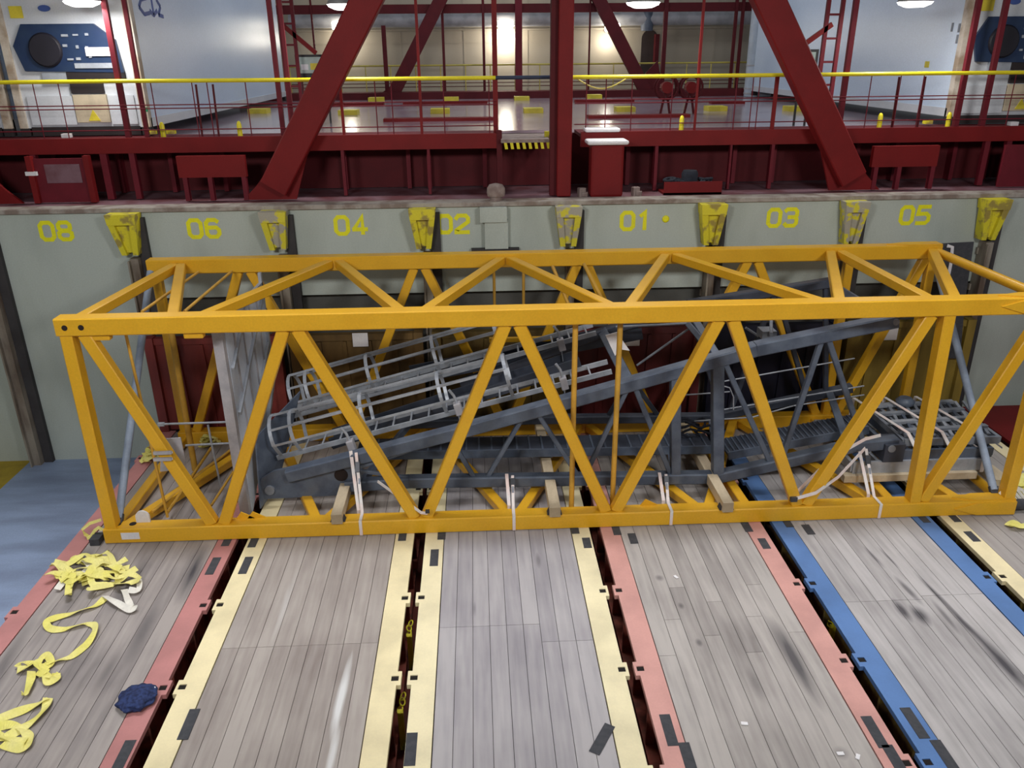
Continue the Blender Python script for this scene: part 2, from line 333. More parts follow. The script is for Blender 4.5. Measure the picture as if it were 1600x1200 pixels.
RACKS = [  # rail colour, plank base, plank alt, end wall colour, label, stains in rack coordinates (x from left joint, y)
 ((192,130,128),(168,160,156),(122,116,116),(132,52,48),'flat rack with faded red edges, leftmost, holding the yellow slings',
    [(1.35,9.2,.14,.7,-.06,.6),(2.12,9.45,.16,.8,.06,.95),(.42,9.8,.22,.35,0,.85),(1.9,8.2,.14,.7,.05,.55),(.5,7.6,.14,1.0,.1,.6),(.75,8.9,.12,.5,0,.4),(1.75,7.5,.1,.5,0,.45),(1.1,6.6,.1,.8,0,.35)],'flat rack'),
 ((240,226,182),(172,164,158),(134,124,120),(112,86,44),'flat rack with cream yellow edges and a white streak down its planks',
    [(1.92,6.95,.07,.75,-.02,-1.0),(1.95,6.1,.05,.5,-.02,-.8),(.95,8.6,.06,.8,0,-.35)],'flat rack'),
 ((240,228,188),(176,172,174),(142,138,144),(108,88,40),'flat rack with pale yellow edges and clean grey planks, in the middle',
    [(1.7,9.4,.05,.2,0,.45),(.8,8.4,.03,.2,0,.4)],'flat rack'),
 ((210,156,148),(178,172,168),(134,128,126),(96,28,30),'flat rack with salmon pink edges, one long dark scorch on its planks',
    [(1.92,7.3,.16,.85,.05,.85),(.9,7.6,.05,.08,0,.6),(.85,8.3,.05,.08,0,.6),(.7,8.9,.07,.08,0,.5),(1.35,6.9,.08,.3,0,.35),(1.9,5.9,.1,.1,0,.4)],'flat rack'),
 ((88,126,182),(184,180,180),(142,138,138),(22,24,48),'flat rack with bright blue edges and black skid marks on its planks',
    [(1.02,8.05,.09,.26,0,.9),(1.2,7.95,.13,.24,0,.85),(1.30,8.45,.06,.35,.1,.7),(1.62,8.35,.05,.6,.08,.8),(1.65,7.75,.06,.6,.05,.9),(1.72,7.0,.14,.8,.05,.95),(1.88,6.4,.14,.5,.05,.85),(1.5,7.9,.05,.4,0,.6),(1.2,9.2,.04,.3,.1,.6),(1.4,9.15,.03,.3,.1,.6)],'flat rack'),
 ((240,226,184),(170,164,160),(148,142,140),(140,118,48),'flat rack with cream yellow edges, rightmost beyond the blue-edged one', [],'flat rack')]
PADS = {0: [(333,884,0),(192,1182,0),(355,845,0)], 1: [(384,883,0),(295,1131,0),(396,847,0),(629,837,0)],
        2: [(678.6,871,0),(642,1170,0),(690,835,0),(898,826,0),(917,848,0),(941,1154,.55)],
        3: [(963,828,0),(989,841,0),(1045,1140,0),(1076,1186,0),(1167,823,0),(1194,849,0),(1367,1143,0),(1401,1190,0)],
        4: [(1230,816,0),(1263,827,0),(1429,1129,0),(1478,1182,0),(1442,809,0)], 5: [(1519,838,0),(1490,808,0)]}
YP = [2.8, 4.28, 5.74, 7.2, 8.66, 11.5, 12.9]
for i, (rc, pb, pa, ec, lb, st, cat) in enumerate(RACKS):
    x0, x1 = GX0+PIT*i+.085, GX0+PIT*(i+1)-.085
    rk = thing('flat_rack', lb, cat, ((x0+x1)/2, 8, 0), 'flat racks laid side by side across the hold')
    rm = mat('rail_paint_%d' % i, rc, .6, rgb2=tuple(int(v*.9) for v in rc), scale=1.5, amt=.8, fine=.03)
    sm = mat('rail_side_%d' % i, (74, 52, 30) if i in (4, 5) else (150, 78, 64), .9, rgb2=(92, 54, 44) if i not in (4, 5) else (120, 104, 40), scale=5, amt=.9)
    RW = .27; tab = .05
    for sd in (-1, 1):
        q = MB()
        xo = x0 if sd < 0 else x1; xi = xo-sd*RW
        def seg(a, b, y0, y1, z0=-.012, z1=0.0): q.box(min(a, b), max(a, b), y0, y1, z0, z1)
        ys = [1.8]+YP+[14.0]
        prev = 1.8
        for yp in YP:
            seg(xo, xi, prev, yp-.11, -.06)
            # tab with a square pocket
            ot = xo+sd*tab
            seg(ot, xi, yp-.11, yp-.04, -.06); seg(ot, xi, yp+.04, yp+.11, -.06)
            seg(ot, ot-sd*.03, yp-.04, yp+.04, -.06); seg(ot-sd*.115, xi, yp-.04, yp+.04, -.06)
            prev = yp+.11
        seg(xo, xi, prev, 14.0, -.06)
        q.build('side_rail', rm, rk)
        q = MB(); q.box(min(xo-sd*.13, xo-sd*.17), max(xo-sd*.13, xo-sd*.17), 1.8, 14, -.62, -.06); q.box(min(xo, xi), max(xo, xi), 1.8, 14, -.68, -.62)
        for k in range(16): yy = 2.2+k*.75; q.box(min(xo-sd*.01, xo-sd*.13), max(xo-sd*.01, xo-sd*.13), yy-.02, yy+.02, -.62, -.06)
        q.build('rail_web', sm, rk)
        for yp in YP: xx = xo+sd*(tab-.0725); B(xx-.0425, xx+.0425, yp-.04, yp+.04, -.045, -.012).build('stake_pocket', 'pocket', rk)
    # planks
    n = 9; pw = (x1-x0-2*RW-.02)/n; q = MB(); tint = []
    for k in range(n):
        cuts = {0:[5.2,10.6],1:[7.82,11.2],2:[8.05 if k < 6 else 7.72, 11.4],3:[7.4+((k*37)%5)*.32, 10.9],4:[8.25 if k < 5 else 8.32,11.1],5:[7.6,11]}[i]
        ya = 1.8
        for yb in cuts+[13.95]:
            xa = x0+RW+.01+k*pw
            q.box(xa+.003, xa+pw-.003, ya+.003, yb-.003, -.045, -.006); tint += [random.uniform(-.2, .2)]*8; ya = yb
    cx, cy = (x0+x1)/2, 8
    pm = plank_mat('plank_wood_%d' % i, pb, pa, [(x0-.085+s[0]-cx, s[1]-cy)+tuple(s[2:]) for s in st])
    o = q.build('plank_deck', pm, rk)
    a = o.data.attributes.new('plank_tint', 'FLOAT', 'POINT'); a.data.foreach_set('value', tint)
    B(x0+RW, x1-RW, 1.8, 14, -.10, -.05).build('sub_floor', 'hole', rk)
    # rubber pads
    for (px, py, rot) in PADS[i]:
        p = at(px, py, Z=0.005); ln = .40 if py > 860 else .26
        if py > 1100: ln = .42
        MB().rbox((p.x, p.y, .0035), (.115, ln, .005), rz=-rot).build('grip_pad', 'black', rk)
    # end wall
    em = mat('end_wall_paint_%d' % i, ec, .6, rgb2=tuple(int(v*.72) for v in ec), scale=1.5, amt=.9, stretch=(1.5, 1, .4))
    q = MB(); q.box(x0+.16, x1-.16, 14.05, 14.12, 0, 1.78)
    for k in range(4): xx = x0+.45+k*.46; q.prism([(xx, 14.05, .05), (xx+.16, 14.05, .05), (xx+.11, 14.05, 1.7), (xx+.05, 14.05, 1.7)], (0, -.04, 0))
    q.build('end_wall', em, rk)
    for xx in (x0, x1-.16): B(xx, xx+.16, 13.95, 14.15, -.1, 1.86).build('corner_post', em, rk)
    B(x0+.16, x1-.16, 14.0, 14.14, 1.72, 1.84).build('top_bar', em, rk)
    if i in (1, 3, 5):
        p = at({1: 563, 3: 988, 5: 1391}[i], {1: 531, 3: 530, 5: 521}[i], Y=13.98)
        B(p.x-.14, p.x+.14, 13.975, 13.99, p.z-.13, p.z+.13).build('notice_sheet', 'paper', rk, label='white paper notice')
# chain bits in the joint between the two cream yellow racks
for (px, py) in [(640, 990), (626, 1108), (1375, 1068), (1300, 975)]:
    p = at(px, py, Z=-.25); q = MB()
    for k in range(3):
        cc = p+Vector((random.uniform(-.02, .02), k*.09, random.uniform(-.02, .02)))
        q.tube([cc+Vector((.03*math.cos(a), .06*math.sin(a), .015*math.cos(a)*(-1)**k)) for a in [j*PI/5 for j in range(11)]], .009, 6)
    # stands on a small shackle bracket reaching up from the hold bottom
    q.box(p.x-.03, p.x+.03, p.y-.06, p.y+.0, ZF, p.z)
    tag(q.build('lashing_shackle', 'gyellow'), {640: 'worn yellow shackle in the gap left of the middle rack, upper one', 626: 'worn yellow shackle in the gap left of the middle rack, lower one', 1375: 'worn yellow shackle in the gap left of the blue edge, nearer the camera', 1300: 'worn yellow shackle in the gap left of the blue edge, nearer the crane section'}[px], 'shackle', 'shackles in the gaps between racks')

# ------------------------------------------------------------------ yellow tower crane section
XL, XR, YF, YB, ZB, ZT = -5.52, 8.07, 10.29, 13.49, .12, 3.31
CW = .24
tw = thing('crane_section', 'long yellow steel lattice crane section lying across all the racks', 'crane section', (1.3, 11.9, 0))
def yb(p0, p1, w=.13, h=.13, name='brace', up=(0,0,1)): return MB().beam(p0, p1, w, h, up, .012).build(name, 'yellow', tw)
for (y, z, xa) in ((YF, ZB, XL), (YF, ZT, XL), (YB, ZB, XL), (YB, ZT, XL)):
    ch = MB().beam((xa, y, z), (XR, y, z), CW, CW, (0,0,1), .015).build('chord', 'yellow', tw)
    # reinforcing fish plates at the right end
    s = -1 if y == YF else 1
    q = MB(); yy = y+s*CW/2
    q.prism([(XR-.95, yy, z+.01), (XR-.6, yy, z+.10), (XR, yy, z+.11), (XR, yy, z-.11), (XR-.6, yy, z-.10)], (0, s*.025, 0))
    q.prism([(XR-.95, y-.01, z+CW/2), (XR-.6, y-.10, z+CW/2), (XR, y-.11, z+CW/2), (XR, y+.11, z+CW/2), (XR-.6, y+.10, z+CW/2)], (0, 0, .02))
    q.build('fish_plate', 'yellow', ch)
# pin holes at the left end of the upper front chord and on the lower one
q = MB()
for dx in (.13, .34): q.lathe([(.038, -.004), (.038, .002)], (XL+dx, YF-CW/2, ZT), 14, 'Y')
for dx in (.16, .38): q.lathe([(.05, -.002), (.05, .004)], (XL+dx, YF+.02, ZB+CW/2), 14, 'Z')
q.build('pin_hole', 'hole', tw)
h = .12
topF, botF = ZT-h, ZB+h
for (a, b) in [((-5.42,botF),(-5.42,topF)), ((-5.20,topF),(-3.98,botF)), ((-3.80,botF),(-2.60,topF)), ((-2.42,topF),(-1.02,botF)), ((-.84,botF),(.36,topF)),
               ((.54,topF),(1.82,botF)), ((1.98,botF),(3.27,topF)), ((3.46,topF),(4.72,botF)), ((4.86,botF),(6.22,topF)), ((6.46,topF),(6.52,botF)), ((6.66,botF),(7.86,topF)), ((7.98,botF),(7.98,topF))]:
    yb((a[0], YF, a[1]), (b[0], YF, b[1]), .165, .15 if abs(a[0]-b[0]) > .1 else .19, up=(0,1,0), name='post' if abs(a[0]-b[0]) < .1 else 'brace')
for (a, b) in [((-5.42,botF),(-5.42,topF)), ((-4.05,topF),(-5.2,botF)), ((-3.85,topF),(-2.55,botF)), ((-1.08,topF),(-2.35,botF)), ((-.9,topF),(.4,botF)),
               ((1.72,topF),(.55,botF)), ((1.9,topF),(3.2,botF)), ((4.7,topF),(3.4,botF)), ((4.87,topF),(6.3,botF)), ((6.5,topF),(6.5,botF)), ((7.86,topF),(6.7,botF)), ((7.98,botF),(7.98,topF))]:
    yb((a[0], YB, a[1]), (b[0], YB, b[1]), .15, .14, up=(0,1,0), name='post' if abs(a[0]-b[0]) < .1 else 'brace')
yf, yr = YF+h, YB-h
for (a, b) in [((-5.35,0),(-5.05,1)), ((-4.95,1),(-4.08,0)), ((-3.75,0),(-2.5,1)), ((-2.32,1),(-1.02,0)), ((-.76,0),(.4,1)), ((.56,1),(1.86,0)), ((2.04,0),(3.22,1)), ((3.40,1),(4.80,0)),
               ((6.1,1),(4.98,0)), ((6.28,1),(6.3,0)), ((7.9,1),(6.62,0))]:
    yb((a[0], yr if a[1] else yf, ZT), (b[0], yr if b[1] else yf, ZT), .15, .14)
# wide top strut and end tube
MB().tube([(7.99, yr, ZT), (7.99, yf, ZT)], .075, 14).build('end_tube', 'yellow', tw)
MB().tube([(7.99, yr, ZB), (7.99, yf, ZB)], .075, 14).build('end_tube', 'yellow', tw)
for (a, b) in [((-5.42,0),(-5.42,1)), ((-5.3,0),(-3.9,1)), ((-2.5,0),(-3.7,1)), ((-2.34,0),(-1.05,1)), ((.36,0),(-.85,1)), ((.54,0),(1.8,1)), ((3.24,0),(2.0,1)), ((3.42,0),(4.7,1)),
               ((6.0,0),(4.86,1)), ((6.25,0),(6.25,1)), ((7.3,0),(6.5,1)), ((4.0,0),(3.9,1))]:
    yb((a[0], yr if a[1] else yf, ZB), (b[0], yr if b[1] else yf, ZB), .15, .14)
# thin tie rods
def rod(p0, p1, r=.022): return MB().tube([p0, p1], r, 8).build('tie_rod', 'yellow_rod', tw)
for px in (893, 957): p = at(px, 780, Y=10.5); rod((p.x, 10.5, ZB+.05), (p.x, 10.5, ZT-.05), .04)
for px in (772, 818): p = at(px, 440, Y=13.1); rod((p.x, 13.1, 2.0), (p.x, 13.1, ZT-.08), .025)
B(at(772,440,Y=13.1).x-.1, at(772,440,Y=13.1).x+1.0, 13.06, 13.14, 1.95, 2.02).build('tie_bar', 'yellow', tw)
rod(at(863, 415, Y=13.2), at(890, 480, Y=13.0), .03); rod(at(912, 412, Y=13.2), at(940, 466, Y=12.8), .03)
rod(at(310, 425, Z=3.25), at(222, 487, Z=3.25)); rod(at(362, 424, Z=3.25), at(288, 487, Z=3.25))
rod(at(195, 515, Y=10.9), at(262, 808, Y=10.7)); rod(at(268, 520, Y=12.6), at(305, 735, Y=12.4), .05)
rod(at(238, 800, Z=.18), at(390, 680, Z=.18), .025); rod(at(262, 800, Z=.18), at(330, 700, Z=.18), .025); rod(at(330, 790, Z=.18), at(366, 735, Z=.18), .02)
rod((-5.3, yf, ZB), (-4.2, yr, ZB), .05)
# lugs under the upper front chord, wedge lugs on the lower one
for px in (158, 304): p = at(px, 524, Y=YF); B(p.x-.13, p.x+.13, YF-.06, YF+.06, ZT-h-.09, ZT-h+.01).build('lug', 'yellow', tw, bev=.02)
for px in (398, 1012, 380): p = at(px, 800, Y=YF+.06); MB().prism([(p.x-.12, YF+.07, ZB+h), (p.x+.16, YF+.07, ZB+h), (p.x-.04, YF+.07, ZB+h+.11)], (0, .02, 0)).build('wedge_lug', 'yellow', tw)
p = at(205, 838, Y=YF-.1); B(p.x-.13, p.x+.13, YF-CW/2-.006, YF-CW/2+.002, ZB-.05, ZB+.06).build('maker_plate', 'paper', tw, label='small white plate')
p = at(225, 815, Z=.24); MB().prism([(p.x+.10*math.cos(a), YF+.05, .24+.09+.10*math.sin(a)) for a in [k*PI/12 for k in range(13)]]+[(p.x-.10, YF+.05, .24), (p.x+.10, YF+.05, .24)], (0, .03, 0)).build('lifting_ear', 'paper', tw, label='cream white rounded ear')
# grey plate clamped to the left brace
gp = thing('clamped_plate', 'small grey steel plate with two clips on the left brace', 'plate', at(270, 705, Y=10.6))
p = [at(x, y, Y=10.62) for x, y in ((253, 686), (282, 684), (292, 733), (250, 737))]; MB().prism(p, (0, .02, 0)).build('plate', 'panel_edge', gp)
for y0 in (708, 718):
    a, b = at(240, y0, Y=10.18), at(268, y0-1, Y=10.18); MB().beam(a, b, .035, .045).build('clip', 'panel_edge', gp)
    MB().beam(b, at(268, y0-1, Y=10.62), .03, .03).build('clip', 'panel_edge', gp)

# black sheet with white band hanging behind the right end
bs = thing('hanging_sheet', 'black sheet with a white band hanging behind the section end', 'sheet', at(1490, 480, Y=13.9))
p = [at(x, y, Y=13.9) for x, y in ((1465, 381), (1522, 378), (1508, 470), (1500, 560), (1478, 560))]; MB().prism(p, (0, .03, 0)).build('sheet', 'black', bs)
MB().ribbon([at(x, y, Y=13.88) for x, y in ((1480, 384), (1488, 386), (1486, 410), (1478, 450), (1474, 480))], (1, 0, 0), .06, .008).build('band', 'paper', bs)

# ------------------------------------------------------------------ slate grey A-frame inside the section
YJ, YK = 11.05, 12.75
jf = thing('slate_frame', 'slate grey A-frame with pinned end plates lying inside the yellow section', 'steel frame', (1.5, 11.9, .35))
def jb(p0, p1, w=.16, h=.16, name='brace', m='jib'): return MB().beam(p0, p1, w, h, (0,1,0), .01).build(name, m, jf)
def J(px, py, Y=YJ): return at(px, py, Y=Y)
for Y, dz in ((YJ, 0), ):
    pts = [J(540, 758), J(640, 752), J(1120, 745), J(1330, 697), J(1400, 690)]
    q = MB()
    for a, b in zip(pts, pts[1:]): q.beam(a, b, .18, .18, (0,1,0), .02)
    q.build('lower_chord', 'jib', jf)
    pts = [J(450, 742), J(720, 673), J(1110, 565), J(1180, 545), J(1400, 500)]
    q = MB()
    for a, b in zip(pts, pts[1:]): q.beam(a, b, .2, .2, (0,1,0), .02)
    q.build('upper_chord', 'jib', jf)
    # pinned end plate with hole
    q = MB(); q.prism([J(408, 748), J(428, 736), J(470, 728), J(600, 694), J(602, 712), J(566, 728), J(566, 772), J(412, 780), J(404, 765)], (0, .05, 0)); q.build('pin_plate', 'jib', jf)
    c = J(422, 765); MB().lathe([(.075, -.04), (.075, 0)], (c.x, YJ, c.z), 18, 'Y').build('pin', 'galv_dark', jf)
    c = J(533, 742); MB().lathe([(.105, -.012), (.105, 0)], (c.x, YJ, c.z), 18, 'Y').build('eye_hole', 'hole', jf)
    c = J(1395, 500); MB().lathe([(.05, -.11), (.05, -.06)], (c.x, YJ, c.z), 14, 'Y').build('pin', 'galv_dark', jf)
for a, b, w_ in [((1055,582),(1055,742),.15), ((1121,562),(1121,742),.17), ((700,678),(742,748),.07), ((760,748),(822,643),.07), ((836,640),(905,746),.07), ((912,746),(984,600),.07), ((990,600),(1048,742),.08),
                 ((1132,566),(1203,722),.08), ((1222,715),(1286,524),.08), ((1292,524),(1348,690),.08), ((560,730),(680,690),.06), ((560,735),(660,750),.06)]:
    jb(J(*a), J(*b), w_, w_)
# rear frame
def K(px, py): return at(px, py, Y=YK)
q = MB()
for a, b in zip([K(640,662), K(830,655), K(1110,652), K(1300,612)], [K(830,655), K(1110,652), K(1300,612), K(1330,606)]): q.beam(a, b, .15, .16, (0,1,0), .02)
q.build('lower_chord', 'jib_dark', jf)
q = MB()
for a, b in zip([K(720,600), K(940,520), K(1075,476)], [K(940,520), K(1075,476), K(1300,441)]): q.beam(a, b, .15, .18, (0,1,0), .02)
q.build('upper_chord', 'jib_dark', jf)
c = K(1296, 443); MB().lathe([(.05, -.11), (.05, -.06)], (c.x, YK, c.z), 14, 'Y').build('pin', 'galv_dark', jf)
for a, b in [((985,590),(950,652)), ((985,590),(1030,652)), ((1075,480),(1130,650)), ((1210,460),(1140,645)), ((1215,460),(1260,618)), ((1290,445),(1290,612))]: jb(K(*a), K(*b), .08, .08, m='jib_dark')
# cross members between the two planes
for a, b, w_ in [((985,600),(943,520),.16), ((1121,560),(1075,485),.12), ((1395,503),(1298,444),.12), ((1055,742),(1040,655),.1), ((1121,742),(1112,655),.1), ((1325,695),(1296,613),.12), ((560,760),(640,662),.1)]:
    jb(J(*a), K(*b), w_, w_, name='cross_member')
for a, b in [((962,511),(1076,505)), ((995,571),(1080,511)), ((1165,512),(1185,525))]: MB().tube([at(*a, Y=12.2), at(*b, Y=12.2)], .02, 8).build('stay_rod', 'galv_dark', jf)
jb(at(1070,500,Y=12.4), at(1104,540,Y=11.3), .09, .09)
jb(at(1205,480,Y=12.4), at(1205,522,Y=11.2), .05, .05, m='galv_dark'); MB().rbox(at(1198, 520, Y=11.4), (.22, .25, .12)).build('bracket', 'galv_dark', jf)
# grating catwalks in the frame
for pts in [((560,700),(1108,690)), ((1130,700),(1345,660))]:
    a, b = at(*pts[0], Y=11.9), at(*pts[1], Y=11.9); q = MB(); q.beam(a, b, .55, .05, (0,0,1))
    q2 = MB()
    for k in range(28):
        f = (k+.5)/28; c = a.lerp(b, f); q2.beam(c+Vector((0,-.27,.03)), c+Vector((0,.27,.03)), .03, .02)
    cw = q.build('catwalk', 'jib_dark', jf); q2.build('grating_bar', 'jib', cw)
    MB().beam(a+Vector((0,-.29,0)), b+Vector((0,-.29,0)), .03, .14).build('toe_board', 'jib', cw)
# steel hand lines running to the right
for a, b in [((1130,596),(1335,560)), ((1130,640),(1350,603)), ((1085,658),(1175,652)), ((1175,652),(1240,634)), ((1240,634),(1350,617)), ((1060,618),(1140,612))]:
    MB().tube([at(*a, Y=11.8), at(*b, Y=12.1)], .012, 6).build('wire', 'galv', jf)
MB().tube([at(1120,600,Y=11.7), at(1140,606,Y=11.7), at(1146,620,Y=11.7), at(1146,640,Y=11.7)], .012, 6).build('wire', 'galv', jf)
# paper tag at the top joint
p = [at(x, y, Y=11.3) for x, y in ((946, 524), (964, 519), (984, 548), (970, 546), (961, 556))]
tag(MB().prism(p, (0, .008, 0)).build('paper_tag', 'paper'), 'white paper sheet stuck to the slate frame joint, upper middle', 'paper')

# dark tangled gear on the catwalk near the frame posts
q = MB(); rnd = random.Random(3)
for k in range(9):
    c = at(1085+rnd.uniform(-22, 22), 668+rnd.uniform(-8, 26), Y=12.2+rnd.uniform(-.25, .2))
    q.tube([c+Vector((.16*math.cos(a)*(1+.2*rnd.random()), .12*math.sin(a), .05*math.sin(2*a+k))) for a in [j*PI/6 for j in range(13)]], .022, 6)
q.box(at(1085,690,Y=12.2).x-.2, at(1085,690,Y=12.2).x+.2, 12.0, 12.4, at(1085,690,Y=12.2).z-.12, at(1085,690,Y=12.2).z)
tag(q.build('cable_tangle', 'darkgear'), 'dark tangle of cable beside the slate frame posts', 'cable')

# ------------------------------------------------------------------ safety-cage ladders
def cage_ladder(label, p0, p1, cagefrom, cageto, W=.42, hoops=(0, .04, .25, .49), extra=0):
    p0, p1 = Vector(p0), Vector(p1); D = (p1-p0); Ln = D.length; D.normalize(); S = Vector((0, 1, 0)); N = S.cross(D)*-1
    if N.z < 0: N = -N
    t = thing('caged_ladder', label, 'ladder', p0, 'caged ladders laid in the slate frame')
    for s in (0, W):
        MB().beam(p0+S*s, p1+S*s, .035, .075, N).build('stringer', 'galv', t)
    n = int(Ln/.29)
    for k in range(n):
        c = p0+D*(.15+k*.29); MB().tube([c, c+S*W], .016, 8).build('rung', 'galv', t)
    R = .36
    def hp(u, a):   # point on a hoop: angle 0 = front stringer side, PI = rear
        c = p0+D*u+S*W/2+N*.27
        return c+S*(-R*math.cos(a))+N*(R*math.sin(a))
    us = [f*Ln for f in hoops]
    for u in us:
        pts = [p0+D*u]+[hp(u, a) for a in [PI*j/14 for j in range(15)]]+[p0+D*u+S*W]
        MB().ribbon(pts, D, .055, .012).build('hoop', 'galv', t)
    for a in (0, PI*.22, PI*.5, PI*.78, PI):
        MB().beam(hp(us[0], a), hp(us[-1], a), .012, .035, (0,0,1)).build('cage_strap', 'galv', t)
    return t
cage_ladder('nearer of two grey caged ladders leaning inside the yellow section', (-3.22, 11.35, .72), (2.02, 11.35, 2.04), 0, 1, hoops=(.015, .075, .285, .515, .71))
cage_ladder('rear one of two grey caged ladders, partly hidden by the nearer cage', (-3.15, 12.25, 1.02), (1.9, 12.25, 2.36), 0, 1, hoops=(.03, .085, .285, .50, .70))
# dark walkway sections beneath the ladders
for nm, a, b, Y, lb in (('walkway_panel', (520,690), (905,566), 11.95, 'dark steel walkway panel lying beneath the nearer caged ladder'), ('walkway_panel', (640,590), (1000,520), 12.95, 'dark steel walkway panel behind the rear caged ladder')):
    t = thing(nm, lb, 'walkway panel', at(*a, Y=Y)); q = MB().beam(at(*a, Y=Y), at(*b, Y=Y), .34, .07, (0,0,1)); q.build('tread', 'jib_dark', t)
    for s in (-.18, .18): MB().beam(at(*a, Y=Y)+Vector((0,s,.05)), at(*b, Y=Y)+Vector((0,s,.05)), .03, .20).build('side_bar', 'jib_dark', t)
# clamps on the ladders
for k, (px, py, Y, lb) in enumerate([(549,696,11.2,'on the lower end of the nearer ladder'), (716,638,11.2,'on the middle of the nearer ladder'), (881,598,11.2,'on the upper end of the nearer ladder'), (877,538,12.1,'on the upper end of the rear ladder')]):
    c = at(px, py, Y=Y); t = thing('rail_clamp', 'pale steel clamp with a bent handle '+lb, 'clamp', c, 'clamps holding the ladders')
    MB().rbox(c, (.11, .14, .2), ry=-.25).build('clamp_body', 'panel_edge', t, bev=.015)
    MB().tube([c+Vector((-.02,0,.08)), c+Vector((-.06,-.02,.22)), c+Vector((-.13,-.03,.32))], .022, 8).build('handle', 'galv', t)
    MB().beam(c+Vector((0,-.01,-.08)), c+Vector((.03,-.01,-.28)), .06, .015).build('tail', 'galv_dark', t)

# ------------------------------------------------------------------ upright grey sheet panel, left
XP = -3.6
pn = thing('platform_panel', 'tall blue grey steel sheet panel standing upright at the left inside the section', 'steel panel', (XP, 10.9, .02))
poly = [(XP, 10.86, .02), (XP, 10.86, 3.12), (XP, 12.95, 3.12), (XP, 12.95, 1.45), (XP, 11.75, .55)]
MB().prism(poly, (.03, 0, 0)).build('sheet', 'panel', pn)
B(XP-.12, XP+.02, 10.74, 10.86, .02, 3.16).build('edge_post', 'panel_edge', pn)
for a, b, w_ in [((10.9, 3.1), (12.95, 3.1), .08), ((12.93, 1.45), (12.93, 3.3), .07), ((12.95, 1.45), (11.72, .52), .07), ((10.9, 1.7), (12.9, 2.9), .06), ((10.9, .9), (12.9, 2.1), .06), ((10.9, 2.4), (12.0, 3.1), .05)]:
    MB().beam((XP+.05, a[0], a[1]), (XP+.05, b[0], b[1]), .05, w_).build('stiffener', 'galv', pn)
for k in range(4): yy = 11.2+k*.45; B(XP+.03, XP+.05, yy, yy+.03, 1.3, 3.05).build('rib', 'panel_edge', pn)
q = MB().prism([(XP+.12, 10.95, .05), (XP+.12, 11.2, 1.15), (XP+.65, 12.2, 1.5), (XP+.3, 11.4, .2)], (.02, 0, 0)); q.build('gusset', 'jib', pn)
# thin horizontal rail bars left of the panel
rl = thing('loose_rail', 'thin galvanised guard rail bars left of the upright panel', 'guard rail', at(300, 700, Y=11.6))
for y in (661, 694): MB().tube([at(248 if y < 670 else 290, y+2, Y=11.6), at(368, y-2, Y=11.6)], .018, 8).build('bar', 'galv', rl)
MB().tube([at(325, 664, Y=11.6), at(332, 700, Y=11.6), at(345, 760, Y=11.6)], .018, 8).build('post', 'galv', rl)
MB().rbox(at(252, 663, Y=11.6), (.1, .05, .05)).build('foot', 'galv', rl)

# ------------------------------------------------------------------ poles
for a, b, lb in (((-5.38, 10.42, .28), (-5.40, 13.2, 3.28), 'blue grey strut leaning in the left end of the yellow section'), ((7.86, 10.42, .28), (7.95, 13.2, 3.05), 'blue grey strut leaning in the right end of the yellow section')):
    t = thing('diagonal_strut', lb, 'strut', a); MB().tube([a, b], .058, 12).build('tube', 'pole', t)
    d = (Vector(b)-Vector(a)).normalized(); MB().beam(Vector(a)-d*.10, Vector(a)+d*.06, .05, .13, (1,0,0)).build('fork_end', 'black', t)

# ------------------------------------------------------------------ timbers on the lower chords
for x, y0, y1, lb in ((-2.14, 10.12, 13.55, 'pale timber bearer across the lower chords, leftmost, below the near ladder'), (1.05, 10.12, 13.6, 'pale timber bearer across the lower chords, middle one'), (3.62, 10.1, 13.4, 'pale timber bearer across the lower chords, under the slate posts')):
    t = thing('timber_bearer', lb, 'timber', (x, y0, .2), 'timber bearers under the slate frame')
    B(x-.08, x+.08, y0, y1, .24, .40).build('beam', 'timber', t, bev=.006)
    B(x-.078, x+.078, y0-.004, y0+.001, .242, .398).build('end_face', 'timber_end', t)
    MB().prism([(x-.11, y0+.05, .245), (x-.075, y0+.05, .245), (x-.075, y0+.05, .33)], (0, .12, 0)).build('wedge', 'black', t)
    MB().prism([(x+.11, y0+.05, .245), (x+.075, y0+.05, .245), (x+.075, y0+.05, .33)], (0, .12, 0)).build('wedge', 'black', t)

# ------------------------------------------------------------------ lashing straps
def strap(lb, top, xx, Ytop=10.95):
    # loop from the slate frame down round the lower front chord
    t = thing('lashing_strap', lb, 'strap', (xx, YF, 0), 'white lashing straps on the lower front chord')
    a = Vector((xx, YF+.13, .25)); b = Vector((xx, YF-.128, .25)); c = Vector((xx, YF-.128, 0.01))
    tp = Vector((top[0], Ytop, top[1]))
    MB().ribbon([tp, a+Vector((0, -.02, 0)), b, c], (1, 0, 0), .045, .006).build('webbing', 'strap', t)
    tp2 = tp+Vector((-.09, .06, 0))
    MB().ribbon([tp2, Vector((xx-.06, YF+.17, .26)), Vector((xx-.06, YF+.15, .05))], (1, 0, 0), .05, .006).build('webbing', 'strap', t)
    m = tp.lerp(a, .25); MB().rbox(m, (.075, .05, .16), rx=-.5).build('ratchet', 'ratchet', t, bev=.006)
    m = tp.lerp(a, .55); MB().rbox(m, (.03, .02, .2), rx=-.5).build('ratchet_handle', 'galv_dark', t)
for lb, tpx, tpy, bx in (('white strap with ratchet hanging from the nearer ladder, leftmost', 556, 708, 563), ('white strap with ratchet round the slate chord, middle of the row', 801, 744, 803), ('white strap with ratchet by the timber right of centre', 1041, 742, 1048), ('white strap with ratchet below the steel pallet', 1354, 702, 1371)):
    tp = at(tpx, tpy, Y=10.93); bb = at(bx, 812, Y=YF-.1); strap(lb, (tp.x, tp.z), bb.x)
